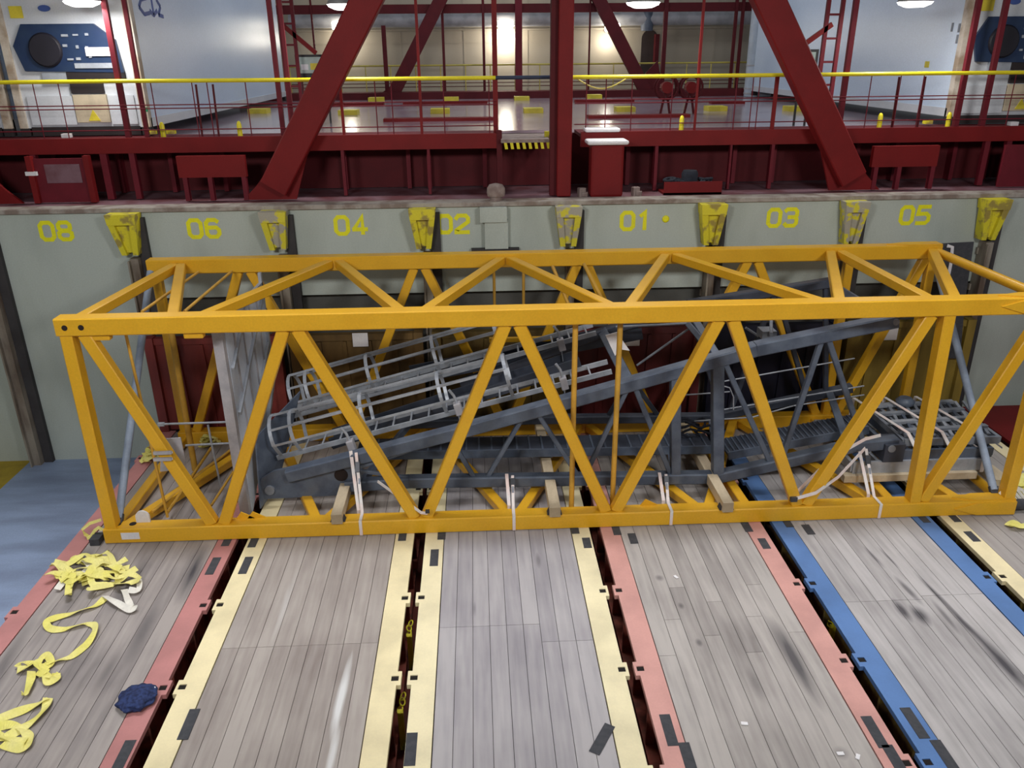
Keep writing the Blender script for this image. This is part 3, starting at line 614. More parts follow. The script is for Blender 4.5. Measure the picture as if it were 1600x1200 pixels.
t = thing('lashing_strap', 'white strap in a V from brace foot up to the pallet, right', 'strap', at(1245, 785, Y=YF-.1), 'loose white lashing straps')
lo = at(1240, 780, Y=10.1)
MB().ribbon([lo, at(1275, 770, Y=10.1), at(1310, 745, Y=10.4), at(1352, 700, Y=10.8)], (0, .3, 1), .05, .006).build('webbing', 'strap', t)
MB().ribbon([at(1246, 768, Y=10.5), at(1300, 715, Y=10.7), at(1352, 686, Y=10.85), at(1376, 680, Y=10.9)], (0, .3, 1), .05, .006).build('webbing', 'strap', t)
MB().rbox(lo, (.1, .05, .07)).build('ratchet', 'ratchet', t)
t = thing('lashing_strap', 'white strap looping down to the brace foot left of centre', 'strap', at(665, 800, Y=YF-.1), 'loose white lashing straps')
MB().ribbon([at(590, 752, Y=10.8), at(612, 768, Y=10.6), at(640, 788, Y=10.3), at(658, 801, Y=10.13), at(668, 802, Y=10.13)], (0, .3, 1), .045, .006).build('webbing', 'strap', t)
MB().rbox(at(668, 799, Y=10.13), (.06, .04, .05)).build('ratchet', 'ratchet', t)

# ------------------------------------------------------------------ steel pallet bundle, right
bx0, bx1, by0, by1 = 6.2, 8.3, 10.95, 12.5
for y, lb in ((10.85, 'long timber bearer under the steel bundle, front one'), (12.45, 'long timber bearer under the steel bundle, rear one')):
    xa = 5.7 if y < 11 else 6.1
    tag(B(xa, 7.85, y, y+.14, .24, .36).build('timber_bearer', 'timber', bev=.006), lb, 'timber')
def frame_unit(label, z, x0, x1, y0, y1, h, m, bars, dx=0):
    t = thing('steel_platform', label, 'steel platform', (x0, y0, z), 'stack of steel platforms at the right')
    for y in (y0, y1): MB().beam((x0, y, z+h/2), (x1, y, z+h/2), .05, h).build('side_bar', m, t)
    for k in range(bars):
        x = x0+(x1-x0)*k/(bars-1); MB().beam((x, y0, z+h/2), (x, y1, z+h/2), .06, h*.8).build('cross_bar', m, t)
    return t
frame_unit('pale grey steel platform lying flat on the timbers, bottom of the stack', .36, 5.85, 8.0, 10.95, 12.5, .20, 'galv', 6)
t2 = frame_unit('dark slate platform frame in the middle of the stack at right', .56, 6.5, 8.1, 11.0, 12.4, .16, 'jib', 7)
t3 = frame_unit('pale steel platform frame on top of the stack at right', .74, 6.7, 8.25, 11.1, 12.5, .12, 'galv_dark', 9)
rnd = random.Random(5)
for k in range(10):
    x = 6.75+k*.15; MB().beam((x, 11.15, .87), (x+.3, 12.4, .89), .05, .03).build('slat', ['galv_dark', 'jib', 'galv'][k % 3], t3)
for k in range(4): y = 11.3+.33*k; MB().beam((6.7, y, .9), (8.2, y+.1, .9), .09, .05).build('angle_bar', ['galv_dark', 'galv'][k % 2], t3)
MB().lathe([(.14, 0), (.16, .06), (.10, .12)], (7.3, 12.3, .92), 12).build('hub', 'jib', t3)
B(6.3, 6.62, 10.9, 11.3, .56, .86).build('end_bracket', 'jib_dark', t2)
q = MB().prism([(8.1, 11.1, .8), (8.45, 11.25, .55), (8.45, 12.2, .55), (8.2, 12.4, .85)], (0, 0, .03)); q.build('sloping_plate', 'galv_dark', t3)
for k, x in enumerate((6.85, 7.4, 7.95)):
    s = thing('bundle_strap', ('white band round the platform stack, left one', 'white band round the platform stack, middle one', 'white band round the platform stack, right one')[k], 'strap', (x, 10.9, .3), 'white bands round the platform stack')
    MB().ribbon([(x, 10.915, .33), (x, 10.915, .56), (x-.02, 10.97, .76), (x-.1, 11.12, .955), (x-.35, 12.52, .96), (x-.35, 12.56, .4)], (1, 0, 0), .06, .008).build('webbing', 'strap', s)
tag(MB().box(8.3, 8.55, 11.0, 11.5, 0.0, .12).build('timber_block', 'timber'), 'short timber block right of the platform stack', 'timber')
tag(MB().lathe([(.06, -.02), (.06, .02)], at(1393, 701, Y=10.9), 12, 'Y').build('end_pin', 'galv_dark'), 'round steel pin head at the end of the slate chord by the stack', 'pin')
# white rope and black sleeve at the right end
tag(MB().tube([(8.05, 10.28, .1), (8.32, 10.28, .1)], .085, 14).build('end_sleeve', 'black'), 'black sleeve stuck in the end of the lower front chord', 'sleeve')
q = MB()
for k in range(4):
    pts = [at(1562+j*7, 765+8*math.sin(j*1.1+k)+j*1.2+k*2, Y=10.4-.03*k) for j in range(8)]; q.ribbon(pts, (0, .4, 1), .05, .006)
tag(q.build('rope_end', 'sling_white'), 'white webbing knotted at the right end of the lower front chord', 'webbing')
q = MB(); pts = [at(160-j*6, 836-6*math.sin(j*1.3)-abs(j-4)*2, Y=10.3) for j in range(5)]; q.ribbon(pts, (0, .5, 1), .05, .008)
q.ribbon([at(x, y, Y=10.35) for x, y in ((150,845),(133,835),(128,828),(140,818),(158,812))], (0, .4, 1), .045, .008)
tag(q.build('webbing_end', 'sling'), 'pale yellow webbing tail at the left end of the lower front chord', 'webbing')
tag(MB().rbox(at(152, 842, Z=.05), (.14, .2, .1)).build('dark_wedge', 'black'), 'dark rubber wedge at the lower left corner of the section', 'wedge')

# ------------------------------------------------------------------ slings on the deck
def sling_path(pts, wd, q, seed, wave=.02, zf=.012):
    "smooth ribbon through ground points, with small lifts and twists"
    rnd = random.Random(seed); P = []
    for i in range(len(pts)-1):
        p0, p1, p2, p3 = (Vector(pts[max(0, min(len(pts)-1, i+k))]) for k in (-1, 0, 1, 2))
        for j in range(6):
            t = j/6; P.append(.5*((2*p1)+(p2-p0)*t+(2*p0-5*p1+4*p2-p3)*t*t+(3*p1-p0-3*p2+p3)*t*t*t))
    P.append(Vector(pts[-1])); sides = []; a = rnd.uniform(0, 6)
    for i, p in enumerate(P):
        t = (P[min(i+1, len(P)-1)]-P[max(i-1, 0)]).normalized(); sd = t.cross(Vector((0,0,1))).normalized()
        tw = .55*math.sin(i*.33+a); sd = (sd*math.cos(tw)+Vector((0,0,1))*math.sin(tw))
        sides.append(sd); p.z = max(p.z, .006+abs(math.sin(tw))*wd/2)
    q.ribbon(P, sides, wd, .006)
def GP(px, py, z=0.02): p = at(px, py, Z=0.0); p.z = z; return p
sg = thing('lifting_sling', 'long yellow webbing sling in a heap trailing down to a second heap, left deck', 'sling', GP(150, 910, 0), 'yellow slings dropped on the red-edged rack')
rnd = random.Random(11)
q = MB()
for k in range(17):
    pts = []; c = GP(98+rnd.uniform(0, 92), 890+rnd.uniform(-10, 34))
    a = rnd.uniform(-.9, .5)
    for j in range(6):
        pts.append(c+Vector(((j-2.5)*.13*math.cos(a)+rnd.uniform(-.05, .05), (j-2.5)*.16*math.sin(a)+rnd.uniform(-.10, .10), .02+rnd.uniform(0, .10))))
    sling_path(pts, .085, q, k)
q.build('webbing', 'sling', sg)
q = MB(); sling_path([GP(*p, z) for p, z in (((164,938),.03), ((150,948),.02), ((120,958),.01), ((88,968),.03), ((74,978),.05), ((84,986),.01), ((112,982),.01), ((138,976),.01), ((150,984),.04), ((140,1005),.03), ((118,1024),.01), ((92,1034),.02), ((72,1042),.04))], .085, q, 4); q.build('webbing', 'sling', sg)
q = MB()
for pts in ([(165,935),(185,948),(205,957),(213,952)], [(195,925),(200,940),(206,953)], [(108,905),(100,915),(90,925)], [(200,912),(218,914),(216,926),(202,927)], [(120,872),(140,888),(150,905)], [(130,900),(145,890),(152,882)]):
    sling_path([GP(x, y, .04+.02*(j % 2)) for j, (x, y) in enumerate(pts)], .085, q, len(pts)+pts[0][0])
q.build('sling_end', 'sling_white', sg, label='white webbing ends')
q = MB()
for k, pts in enumerate(([(66,1030),(60,1044),(72,1052),(68,1062)], [(50,1052),(50,1068),(42,1086),(38,1090)], [(28,1046),(36,1041),(50,1040),(44,1048),(28,1050)], [(85,1058),(90,1064),(76,1070),(74,1062)], [(60,1052),(72,1060),(86,1062),(90,1058)], [(60,1035),(75,1030),(80,1040),(64,1050)])):
    sling_path([GP(x, y, .03+.03*(j % 2)) for j, (x, y) in enumerate(pts)], .09, q, k+20)
q.build('webbing', 'sling', sg)
s2 = thing('lifting_sling', 'yellow webbing sling loop at the lower left corner of the deck', 'sling', GP(40, 1130, 0), 'yellow slings dropped on the red-edged rack')
q = MB()
for k, pts in enumerate(([(-8,1128),(25,1117),(55,1105),(76,1094)], [(76,1094),(70,1112),(45,1135),(20,1150),(0,1158),(-10,1156)], [(-8,1140),(15,1136),(35,1142),(46,1155),(44,1168),(30,1172),(5,1165)], [(-5,1150),(20,1158),(40,1164)])):
    sling_path([GP(x, y, .03) for x, y in pts], .10, q, k+40)
q.build('webbing', 'sling', s2)
for (c, lb, n, sd) in (((245, 715), 'tangle of yellow slings behind the left end post', 7, 61), ((330, 695), 'tangle of yellow slings left of the upright panel', 5, 62), ((1590, 770), 'yellow slings right of the section on the rightmost rack', 5, 63)):
    q = MB(); rnd = random.Random(sd); c0 = at(*c, Z=.0)
    for k in range(n):
        pts = [c0+Vector((rnd.uniform(-.22, .22), rnd.uniform(-.28, .28), rnd.uniform(.02, .22))) for j in range(5)]; sling_path(pts, .07, q, sd+k)
    tag(q.build('lifting_sling', 'sling'), lb, 'sling')
q = MB(); sling_path([GP(x, y, .03) for x, y in ((1574,824),(1584,820),(1596,826),(1615,828))], .10, q, 9); sling_path([GP(x, y, .06) for x, y in ((1576,826),(1590,828),(1605,826))], .08, q, 8)
tag(q.build('sling_scrap', 'sling'), 'short yellow webbing piece on the deck at the right edge', 'sling')
# blue net bundle
bn = thing('blue_bundle', 'crumpled navy blue net bundle on the red rack edge', 'bundle', GP(215, 1096, 0))
bm = bmesh.new(); bmesh.ops.create_icosphere(bm, subdivisions=4, radius=1); rnd = random.Random(2); c = GP(215, 1096, 0)
from mathutils import noise
for v in bm.verts:
    n_ = noise.noise(v.co*2.2)*.22+noise.noise(v.co*6)*.12; v.co = v.co*(1+n_); v.co.x *= .20; v.co.y *= .20; v.co.z = max(v.co.z*.07+.055, 0.002)
me = bpy.data.meshes.new('net'); bm.to_mesh(me); bm.free(); me.materials.append(MT['bluecloth']); o = bpy.data.objects.new('net', me); C.objects.link(o); o.parent = bn
for p_ in me.polygons: p_.use_smooth = True
p = GP(238, 1086, .07); MB().rbox(p, (.08, .07, .02), rx=.3).build('cloth_tag', 'paper', bn)
# small scraps of paper on the salmon rack
for k, (px, py) in enumerate(((1313, 1178), (1340, 1183), (1056, 902), (1163, 1131))):
    tag(MB().rbox(GP(px, py, .006), (.07, .04, .008), rz=k).build('paper_scrap', 'paper'), ('white scrap on the salmon rack near the bottom, larger', 'white scrap on the salmon rack near the bottom, right one', 'white scrap on the salmon rack near its left pad', 'white scrap on the middle of the salmon rack')[k], 'litter', 'white scraps on the salmon-edged rack')
# red floor pieces beyond the right rack
tag(B(GX0+6*PIT+.09, GX0+7*PIT, 1.8, 14.1, -.06, 0).build('red_deck_panel', 'red'), 'red deck panel beyond the rightmost rack at the right edge', 'deck panel')

# ------------------------------------------------------------------ lashing bridge above the coaming
YL = 15.6
B(-13, 16, YW+.12, 17.2, ZC-.12, ZC-.02).build('trim_1', 'deck_purple', kind='structure')
lb_ = thing('lashing_bridge', 'dark red steel lashing bridge with leaning box braces above the grey coaming', 'steel bridge', (1.65, YL, ZC))
B(-13, .48, YL-.08, YL+.04, 4.93, 5.2).build('edge_beam', 'red', lb_); B(2.0, 16, YL-.08, YL+.04, 4.93, 5.2).build('edge_beam', 'red', lb_)
B(-13, .48, YL+.04, 16.6, 5.1, 5.16).build('walkway', 'red_dark', lb_); B(2.0, 16, YL+.04, 16.6, 5.1, 5.16).build('walkway', 'red_dark', lb_)
B(-13, 16, 16.5, 16.6, ZC, 5.1).build('back_plate', 'red_dark', lb_)
for x in (-12, -10.9, -9.3, -8.1, -6.9, -5.9, -4.9, -2.55, -1.3, -.9, 0.2, 3.05, 3.6, 5.2, 6.0, 7.7, 8.5, 9.7, 10.4, 11.2): B(x-.04, x+.04, 16.3, 16.5, ZC, 5.1).build('stiffener', 'red_purple', lb_)
# leaning posts and frames below the walkway
for px0, px1, wd in ((160, 172, .12), (200, 216, .10), (57, 64, .10), (542, 540, .06), (671, 672, .05), (1025, 1022, .06), (1205, 1200, .06), (1545, 1527, .10), (1575, 1560, .10), (1140, 1136, .04)):
    x = at(px1, 290, Y=YL).x; B(x-wd/2, x+wd/2, YL-.06, YL+.04, ZC, 4.93).build('leg', 'red_purple', lb_)
for x0, x1, lb in ((275, 382, 1), (1363, 1465, 1)):
    a, b = at(x0, 240, Y=15.25), at(x1, 240, Y=15.25)
    B(a.x, b.x, 15.2, 15.3, 4.52, 4.9).build('shield_panel', 'red', lb_)
    for x in (a.x+.1, a.x+.55, b.x-.06): B(x-.04, x+.04, 15.2, 15.3, ZC, 4.52).build('leg', 'red_purple', lb_)
a = at(60, 250, Y=15.3); b = at(135, 310, Y=15.3)
B(a.x-.1, b.x+.12, 15.3, 15.36, ZC, 4.88).build('shield_panel', 'red_purple', lb_)
B(a.x+.08, b.x, 15.28, 15.3, 4.45, 4.78).build('grey_window', 'deck_purple', lb_)
for x in (a.x-.15, b.x+.16): B(x-.05, x+.05, 15.22, 15.34, ZC, 4.93).build('leg', 'red', lb_)
B(at(1572, 230, Y=15.3).x, 12.5, 15.3, 15.36, ZC, 4.88).build('shield_panel', 'red_purple', lb_)
# box braces
def brace(p0, p1, w_, ybase):
    t = MB().beam(p0, p1, w_, .30, (0, 1, 0), .02).build('box_brace', 'red', lb_)
    d = (Vector(p1)-Vector(p0)).normalized(); s = 1 if d.x > 0 else -1
    q = MB().prism([(p0[0]-s*.62, ybase, ZC), (p0[0]-s*.35, ybase, ZC+.25), (p0[0]+s*.15, ybase, ZC+.85), (p0[0]+s*.62, ybase, ZC+.75), (p0[0]+s*.36, ybase, ZC)], (0, .06, 0)); q.build('gusset_plate', 'red', lb_)
brace((-3.68, 15.15, 4.33), (-.9, 15.15, 8.8), .50, 15.22)
brace((7.10, 15.15, 4.33), (4.25, 15.15, 8.8), .50, 15.22)
brace((-8.9, 15.15, 4.2), (-11.7, 15.15, 8.8), .50, 15.22)
brace((12.2, 15.15, 4.2), (15, 15.15, 8.8), .50, 15.22)
c = at(880, 200, Y=15.2).x
B(c-.12, c+.14, 15.0, 15.3, ZC, 9).build('centre_post', 'red', lb_, bev=.02); B(c-.24, c-.12, 15.15, 15.35, ZC, 9).build('post_flange', 'red_dark', lb_)
# knee platform with yellow striped nosing
B(.50, c-.24, 15.35, 16.6, 5.04, 5.10).build('grating', 'mush', lb_)
q = MB()
for k in range(9): x = .55+k*.112; q.prism([(x, 15.33, 5.04), (x+.055, 15.33, 5.04), (x+.075, 15.33, 4.93), (x+.02, 15.33, 4.93)], (0, .02, 0))
q.build('striped_nosing', 'rail_yellow', lb_)
B(.42, .52, YL-.1, YL+.1, ZC, 5.25).build('leg', 'red_dark', lb_)

# guard rail along the walkway
gr = thing('guard_rail', 'guard rail with bright yellow hand tube along the red bridge', 'guard rail', (1.65, YL, 5.2))
MB().tube([(-13, YL, 6.17), (-6.2, YL, 6.17)], .036, 10).build('hand_tube', 'rail_yellow', gr)
MB().tube([(-6.2, YL, 6.17), (-3.3, YL, 6.16), (.42, YL, 6.16)], .036, 10).build('hand_tube', 'rail_yellow', gr)
MB().tube([(.42, YL, 6.16), (c-.2, YL, 6.16)], .034, 10).build('hand_tube', 'navyrail', gr, label='navy blue hand tube piece')
MB().tube([(c+.2, YL, 6.155), (16, YL, 6.155)], .036, 10).build('hand_tube', 'rail_yellow', gr)
for a, b in ((-13, .42), (c+.25, 16)):
    for z in (5.33, 5.70, 5.76): MB().tube([(a, YL, z), (b, YL, z)], .011, 6).build('mid_rail', 'red_purple', gr)
for px in (-40, 66, 105, 247, 310, 333, 392, 480, 590, 615, 695, 765, 915, 945, 985, 1047, 1145, 1170, 1180, 1350, 1395, 1430, 1570):
    x = at(px, 200, Y=YL).x; MB().tube([(x, YL, 5.2), (x, YL, 6.14)], .010, 6).build('thin_rod', 'red_purple', gr)
for px, wd in ((537, .05), (659, .05), (1206, .07), (1085, .04)):
    x = at(px, 200, Y=YL).x; B(x-wd/2, x+wd/2, YL-.02, YL+.02, 5.2, 6.14).build('stanchion', 'red', gr)
# tall posts carrying the level above
POSTS = [(197,206,.09,'red_purple','left pair, thick one in front of the left reefer'), (226,200,.07,'red_purple','left pair, at the left reefer corner'), (441,205,.08,'red_purple','inner pair at left, outer one'), (457,200,.06,'red_purple','inner pair at left, inner one'),
         (659,205,.05,'red','thin, between left brace and centre'), (775,205,.09,'red','left of the navy rail piece'), (1087,195,.045,'red','thin, right of the centre post'), (1314,195,.09,'red_purple','just right of the right brace'), (1497,192,.09,'red_purple','right pair, left one'), (1537,198,.09,'red_purple','right pair, right one'), (312,200,.03,'red_dark','slim, over the left reefer side'), (336,200,.03,'red_dark','slimmer, over the left reefer side')]
for px, py, wd, m, lb in POSTS:
    if px in (312, 336): continue
    x = at(px, py, Y=YL).x
    q = B(x-wd/2, x+wd/2, YL+.04, YL+.04+wd, 5.2, 9) if px != 1087 else B(x-wd/2, x+wd/2, YL+.04, YL+.04+wd, 6.16, 9)
    tag(q.build('bridge_post', m), 'tall red bridge post, '+lb, 'post', 'tall red posts of the near bridge')
for px in (313, 339, 1395, 1435):
    x = at(px, 200, Y=YL).x; MB().beam((x, YL+.05, 5.2), (x+(.02 if px < 800 else -.01), YL+.05, 6.1), .03, .03).build('short_bar', 'red_dark', gr)
# lamps over the walkway
lamp0 = None
for k, (px, py, lb) in enumerate(((128, 2, 'leftmost, in front of the left reefer machinery'), (538, 7, 'beside the upper left brace'), (1005, 4, 'right of the centre post'), (1430, 3, 'in front of the right reefer side'))):
    p = at(px, py, Y=15.5); t = thing('ceiling_lamp', 'glowing white oval work lamp, '+lb, 'lamp', p, 'work lamps over the near bridge')
    MB().lathe([(.02, -.09), (.16, -.085), (.27, -.04), (.30, .0)], p, 24).build('diffuser', 'lamp', t)
    MB().lathe([(.30, .0), (.28, .06), (.1, .1)], p, 24).build('housing', 'lampcase', t)
    MB().tube([p+Vector((0,0,.1)), (p.x, p.y, 8.6)], .02, 8).build('stem', 'lampcase', t)
    l = bpy.data.lights.new('lamp_light', 'AREA'); l.shape = 'DISK'; l.size = .5; l.energy = 55; l.color = (1, .98, .94)
    lo_ = bpy.data.objects.new('lamp_light', l); C.objects.link(lo_); lo_.location = (0, 0, -.11); lo_.parent = t
# upper walkway that the posts and lamps hang from (unseen; widened to block light)
B(-13, 16, 15.3, 17.2, 8.7, 8.85).build('upper_walkway', 'red_dark', lb_)
# yellow lashing pins on the walkway edge
for k, (px, py) in enumerate(((254, 203), (374, 200), (1065, 193), (1375, 188), (1483, 184))):
    x = at(px, py, Y=15.85).x
    tag(MB().lathe([(.045, 0), (.045, .22), (.03, .27), (.008, .285)], (x, 15.85, 5.165), 12).build('yellow_pin', 'rail_yellow'),
        'short yellow upright pin on the red walkway, '+('near the left reefer corner', 'over the left reefer side', 'right of the centre post below the reels', 'before the right reefer side', 'by the right reefer corner')[k], 'pin', 'yellow pins on the red walkway')
# sundry bits on the walkway
for k, (px, py, m, lb) in enumerate(((105, 215, 'paper', 'white packet on the walkway edge at left'), (43, 273, 'paper', 'white packet on the leg below the walkway at far left'), (1582, 196, 'paper', 'white packet on the walkway edge at far right'), (857, 205, 'gyellow', 'yellow socket by the striped nosing'), (240, 209, 'gyellow', 'yellow twistlock near the left reefer corner'), (272, 208, 'gyellow', 'yellow twistlock just right of the left reefer corner'), (1446, 193, 'gyellow', 'yellow twistlock near the right reefer corner'))):
    if py > 250: p = at(px, py, Y=15.1); p.y = 15.28; zz = p.z; q = MB().rbox((p.x, 15.24, zz), (.2, .05, .07))
    else: p = at(px, py, Z=5.2); q = MB().rbox((p.x, min(max(p.y, YL-.03), 16.3), 5.235 if px != 857 else 5.14), (.15, .12, .07 if px != 857 else .12))
    tag(q.build('small_box', m), lb, 'box')
# red ventilator housing with white lid
v = thing('vent_housing', 'red steel ventilator housing with a white rounded lid', 'ventilator', (2.43, 15.1, ZC))
B(2.12, 2.73, 14.95, 15.3, ZC-.02, 5.02).build('housing', 'red', v, bev=.05)
B(2.04, 2.80, 14.88, 15.36, 5.02, 5.10).build('lid', 'paper', v, bev=.04); B(2.06, 2.72, 15.4, 15.75, 5.2, 5.27).build('lid', 'paper', v, bev=.03)
# mushroom vent on the coaming
p = at(775, 300, Y=YW+.1); t = thing('mushroom_vent', 'rusty grey mushroom vent on top of the coaming', 'vent', (p.x, YW+.1, ZC))
MB().lathe([(.11, 0), (.11, .10)], (p.x, YW+.1, ZC+.02), 16).build('neck', 'mush', t); MB().lathe([(.155, .08), (.165, .14), (.16, .22), (.12, .28), (.04, .30)], (p.x, YW+.1, ZC+.02), 18).build('cap', 'mush', t)
# dark gear in a red tray
p = at(1075, 285, Y=15.3); t = thing('rope_tray', 'red tray with dark rope gear on the deck behind the coaming', 'tray', (p.x, 15.3, ZC))
B(p.x-.5, p.x+.6, 15.1, 15.12, ZC-.02, ZC+.22).build('tray_side', 'red', t); B(p.x-.5, p.x+.6, 15.1, 15.6, ZC-.02, ZC+.02).build('tray_base', 'red', t)
q = MB(); rnd = random.Random(4)
for k in range(12):
    cc = Vector((p.x+rnd.uniform(-.4, .45), 15.38+rnd.uniform(-.1, .1), ZC+.10+rnd.uniform(0, .14))); r = rnd.uniform(.06, .11)
    q.tube([cc+Vector((r*math.cos(a), r*math.sin(a), .02*math.sin(a+k))) for a in [j*PI/6 for j in range(13)]], .03, 6)
q.lathe([(.15, 0), (.16, .3), (.13, .36)], (p.x+.05, 15.4, ZC+.03), 12)
q.build('rope_gear', 'darkgear', t)
for k, px in enumerate((910, 995)):
    x = at(px, 292, Y=15.0).x; q = MB().rbox((x, 15.1, ZC+.06), (.13, .1, .16), rz=.3).rbox((x+.06, 15.05, ZC+.03), (.1, .08, .08), rz=-.3)
    tag(q.build('grey_fitting', 'mush'), ('small grey fitting between centre post and red housing', 'small grey fitting right of the red housing')[k], 'fitting')

# ------------------------------------------------------------------ hatch cover
hc = thing('hatch_cover', 'wet lavender grey hatch cover with red strips between the reefers', 'hatch cover', (1.6, 23, 5.1))
B(-13, 16, 17.0, 29.6, 4.95, 5.12).build('cover_plate', 'hatch', hc)
for a, b in (((600, 187), (775, 187)), ((630, 161), (762, 161)), ((918, 182), (1083, 182)), ((898, 158), (990, 157)), ((520, 163), (600, 162)), ((1110, 160), (1165, 160))):
    p, r = at(*a, Z=5.16), at(*b, Z=5.16); B(p.x, r.x, p.y-.18, p.y+.18, 5.11, 5.19).build('strip', 'red', hc)
for px, py in ((688, 172), (833, 171), (705, 153.5), (545, 174), (976, 169), (1118, 168), (588, 154), (815, 152.5), (928, 149.5), (405, 172), (1243, 168)):
    p = at(px, py, Z=5.2); B(p.x-.25, p.x+.25, p.y-.25, p.y+.25, 5.11, 5.24).build('container_socket', 'label_y', hc)
B(-13, 16, 29.6, 30.6, 4.95, 5.35).build('coaming_edge', 'red_dark', hc)

# ------------------------------------------------------------------ reefer containers
def reefer(label, x0, x1, front=16.4, ln=12.2, side=None, base=5.32, kind='left'):
    t = thing('reefer_container', label, 'container', ((x0+x1)/2, front, base), 'white reefer containers on the hatch')
    z1 = base+2.9
    B(x0+.02, x1-.02, front+.12, front+ln, base+.12, z1).build('box', 'reefer_side', t)
    for x in (x0, x1-.14): B(x, x+.14, front, front+.16, base, z1).build('corner_post', 'reefer_post', t)
    q = MB()
    for x in (x0, x1-.05): q.box(x, x+.05, front+.1, front+ln, base, base+.16)
    q.build('side_sill', 'reefer', t)
    for x in (x0, x1-.16):
        for y in (front, front+ln-.16): B(x, x+.16, y, y+.16, base-.14, base+.002).build('corner_casting', 'darksteel', t)
    B(x0+.14, x1-.14, front+.05, front+.12, base+.0, z1).build('front_wall', 'reefer', t)
    B(x0+.2, x1-.2, front+.03, front+.10, base-.14, base+.02).build('fork_recess', 'darksteel', t)
    f = front+.045; cx = (x0+x1)/2
    def P(u, z): return (cx+u, f, z)
    mz = base
    # machinery recess
    q = MB().prism([P(-.88, mz+1.02), P(-1.0, mz+1.45), P(-.78, mz+1.82), P(.52, mz+1.82), P(.86, mz+1.55), P(.92, mz+.98)], (0, -.06, 0)); mc = q.build('machinery_panel', 'navy', t)
    MB().lathe([(.27, -.13), (.30, -.10), (.30, -.04)], (cx-.42, front+.06, mz+1.38), 24, 'Y').build('fan_grille', 'fan', t)
    B(cx+.30, cx+.80, f-.09, f-.06, mz+1.27, mz+1.42).build('control_plate', 'paper', t)
    rnd = random.Random(int(x0*10))
    for k in range(9): u, z = -.1+(k%3)*.2+rnd.uniform(0, .05), mz+1.2+(k//3)*.19+rnd.uniform(0, .05); B(cx+u, cx+u+rnd.uniform(.04, .12), f-.08, f-.06, z, z+rnd.uniform(.02, .06)).build('fitting', 'galv', t)
    B(cx+.05, cx+.8, f-.08, f-.06, mz+1.06, mz+1.15).build('handle_bar', 'galv', t)
    B(cx-.15, cx+.92, f-.05, f, mz+.86, mz+1.0).build('cable_tray', 'darksteel', t)
    B(cx-.6, cx-.12, f-.04, f, mz+.80, mz+1.02).build('lower_hatch', 'galv', t)
    B(cx-.12, cx+.48, f-.06, f, mz+.62, mz+.80).build('vent_slot', 'darksteel', t)
    B(cx-.12, cx+.5, f-.05, f, mz+.10, mz+.60).build('access_panel', 'beige', t)
    for a, b in ((-.98, -.14), (.52, 1.0)): B(cx+a, cx+b, f-.03, f, mz+.06, mz+.58).build('lower_panel', 'reefer', t)
    MB().prism([P(.10, mz+.13), P(.32, mz+.13), P(.21, mz+.33)], (0, -.06, 0)).build('warning_triangle', 'label_y', t)
    B(cx-.95, cx-.72, f-.02, f, mz+1.92, mz+2.12).build('sticker', 'label_y', t)
    q = MB().lathe([(.11, -.02), (.11, 0)], (cx-.32, f, mz+2.08), 18, 'Y'); q.v = [Vector((v.x, v.y, (v.z-(mz+2.08))*.5+mz+2.08)) for v in q.v]; q.build('oval_badge', 'label_b', t)
    if kind == 'left':
        q = MB(); X = x1-.018
        # blue emblem on the long side
        for pts in ([(0,0),(-.15,-.05),(-.22,-.18),(-.12,-.3),(.02,-.26)], [(.1,.02),(.1,-.3),(.02,-.22)], [(.1,-.3),(.2,-.2)], [(.22,0),(.3,-.12),(.22,-.28),(.34,-.3)]):
            for a, b in zip(pts, pts[1:]):
                q.beam((X, 17.4+a[0]*2.2, 7.62+a[1]), (X, 17.4+b[0]*2.2, 7.62+b[1]), .07, .012, (1, 0, 0))
        q.build('side_emblem', 'label_b', t)
        B(x1-.08, x1+.003, front-.004, front+.03, base+.28, base+.36).build('green_sticker', 'label_g', t)
    if kind == 'right':
        X = x0+.018
        B(X-.012, X, 17.5, 17.66, base+.9, base+1.02).build('small_sticker', 'label_y', t)
        for (y, z) in ((17.1, 1.55), (17.35, 1.57), (17.1, 1.35)): B(X-.01, X, front+y-16.9, front+y-16.84, base+z, base+z+.16).build('side_mark', 'galv_dark', t)
    return t
reefer('white reefer container at left with navy machinery and a blue side emblem', -8.65, -6.21, kind='left')
reefer('white reefer container at the far left edge, mostly cut off', -11.25, -8.81, kind='')
reefer('white reefer container at right with navy machinery, half out of frame', 9.48, 11.92, kind='right')

# ------------------------------------------------------------------ far side: housing wall, far bridge, duct, lamps, rail
YH = 33
wb = thing('wall_back', '', '', (1.6, YH, 4), kind='structure')
B(-9, 13, YH, YH+.2, 4.6, 12).build('plate', 'cream', wb)
for z in (6.95, 8.9): B(-9, 13, YH-.02, YH, z, z+.04).build('seam', 'cream', wb)
for k in range(9): x = -7.5+2.4*k; B(x, x+.04, YH-.015, YH, 5.3, 12).build('seam', 'cream', wb)
p0 = at(1014, 88, Y=YH-.05)
dr = thing('door_1', '', '', (p0.x, YH-.05, 5.3), kind='structure')
prof = [(p0.x+.31*math.cos(a), YH-.04, 7.05+.31*math.sin(a)) for a in [k*PI/12 for k in range(13)]]+[(p0.x-.31, YH-.04, 5.3), (p0.x+.31, YH-.04, 5.3)]
MB().prism(prof, (0, .03, 0)).build('opening', 'darkdoor', dr)
B(p0.x+.16, p0.x+.31, YH-.35, YH-.05, 5.3, 7.2).build('door_leaf', 'red_dark', dr)
dt = thing('air_duct', 'long pale grey duct running along the cream housing wall', 'duct', (1.6, 32, 7.5))
z0 = at(800, 30, Y=32).z
MB().tube([(-6.6, 32.3, z0), (10.4, 32.3, z0)], .24, 14).build('duct_tube', 'duct', dt)
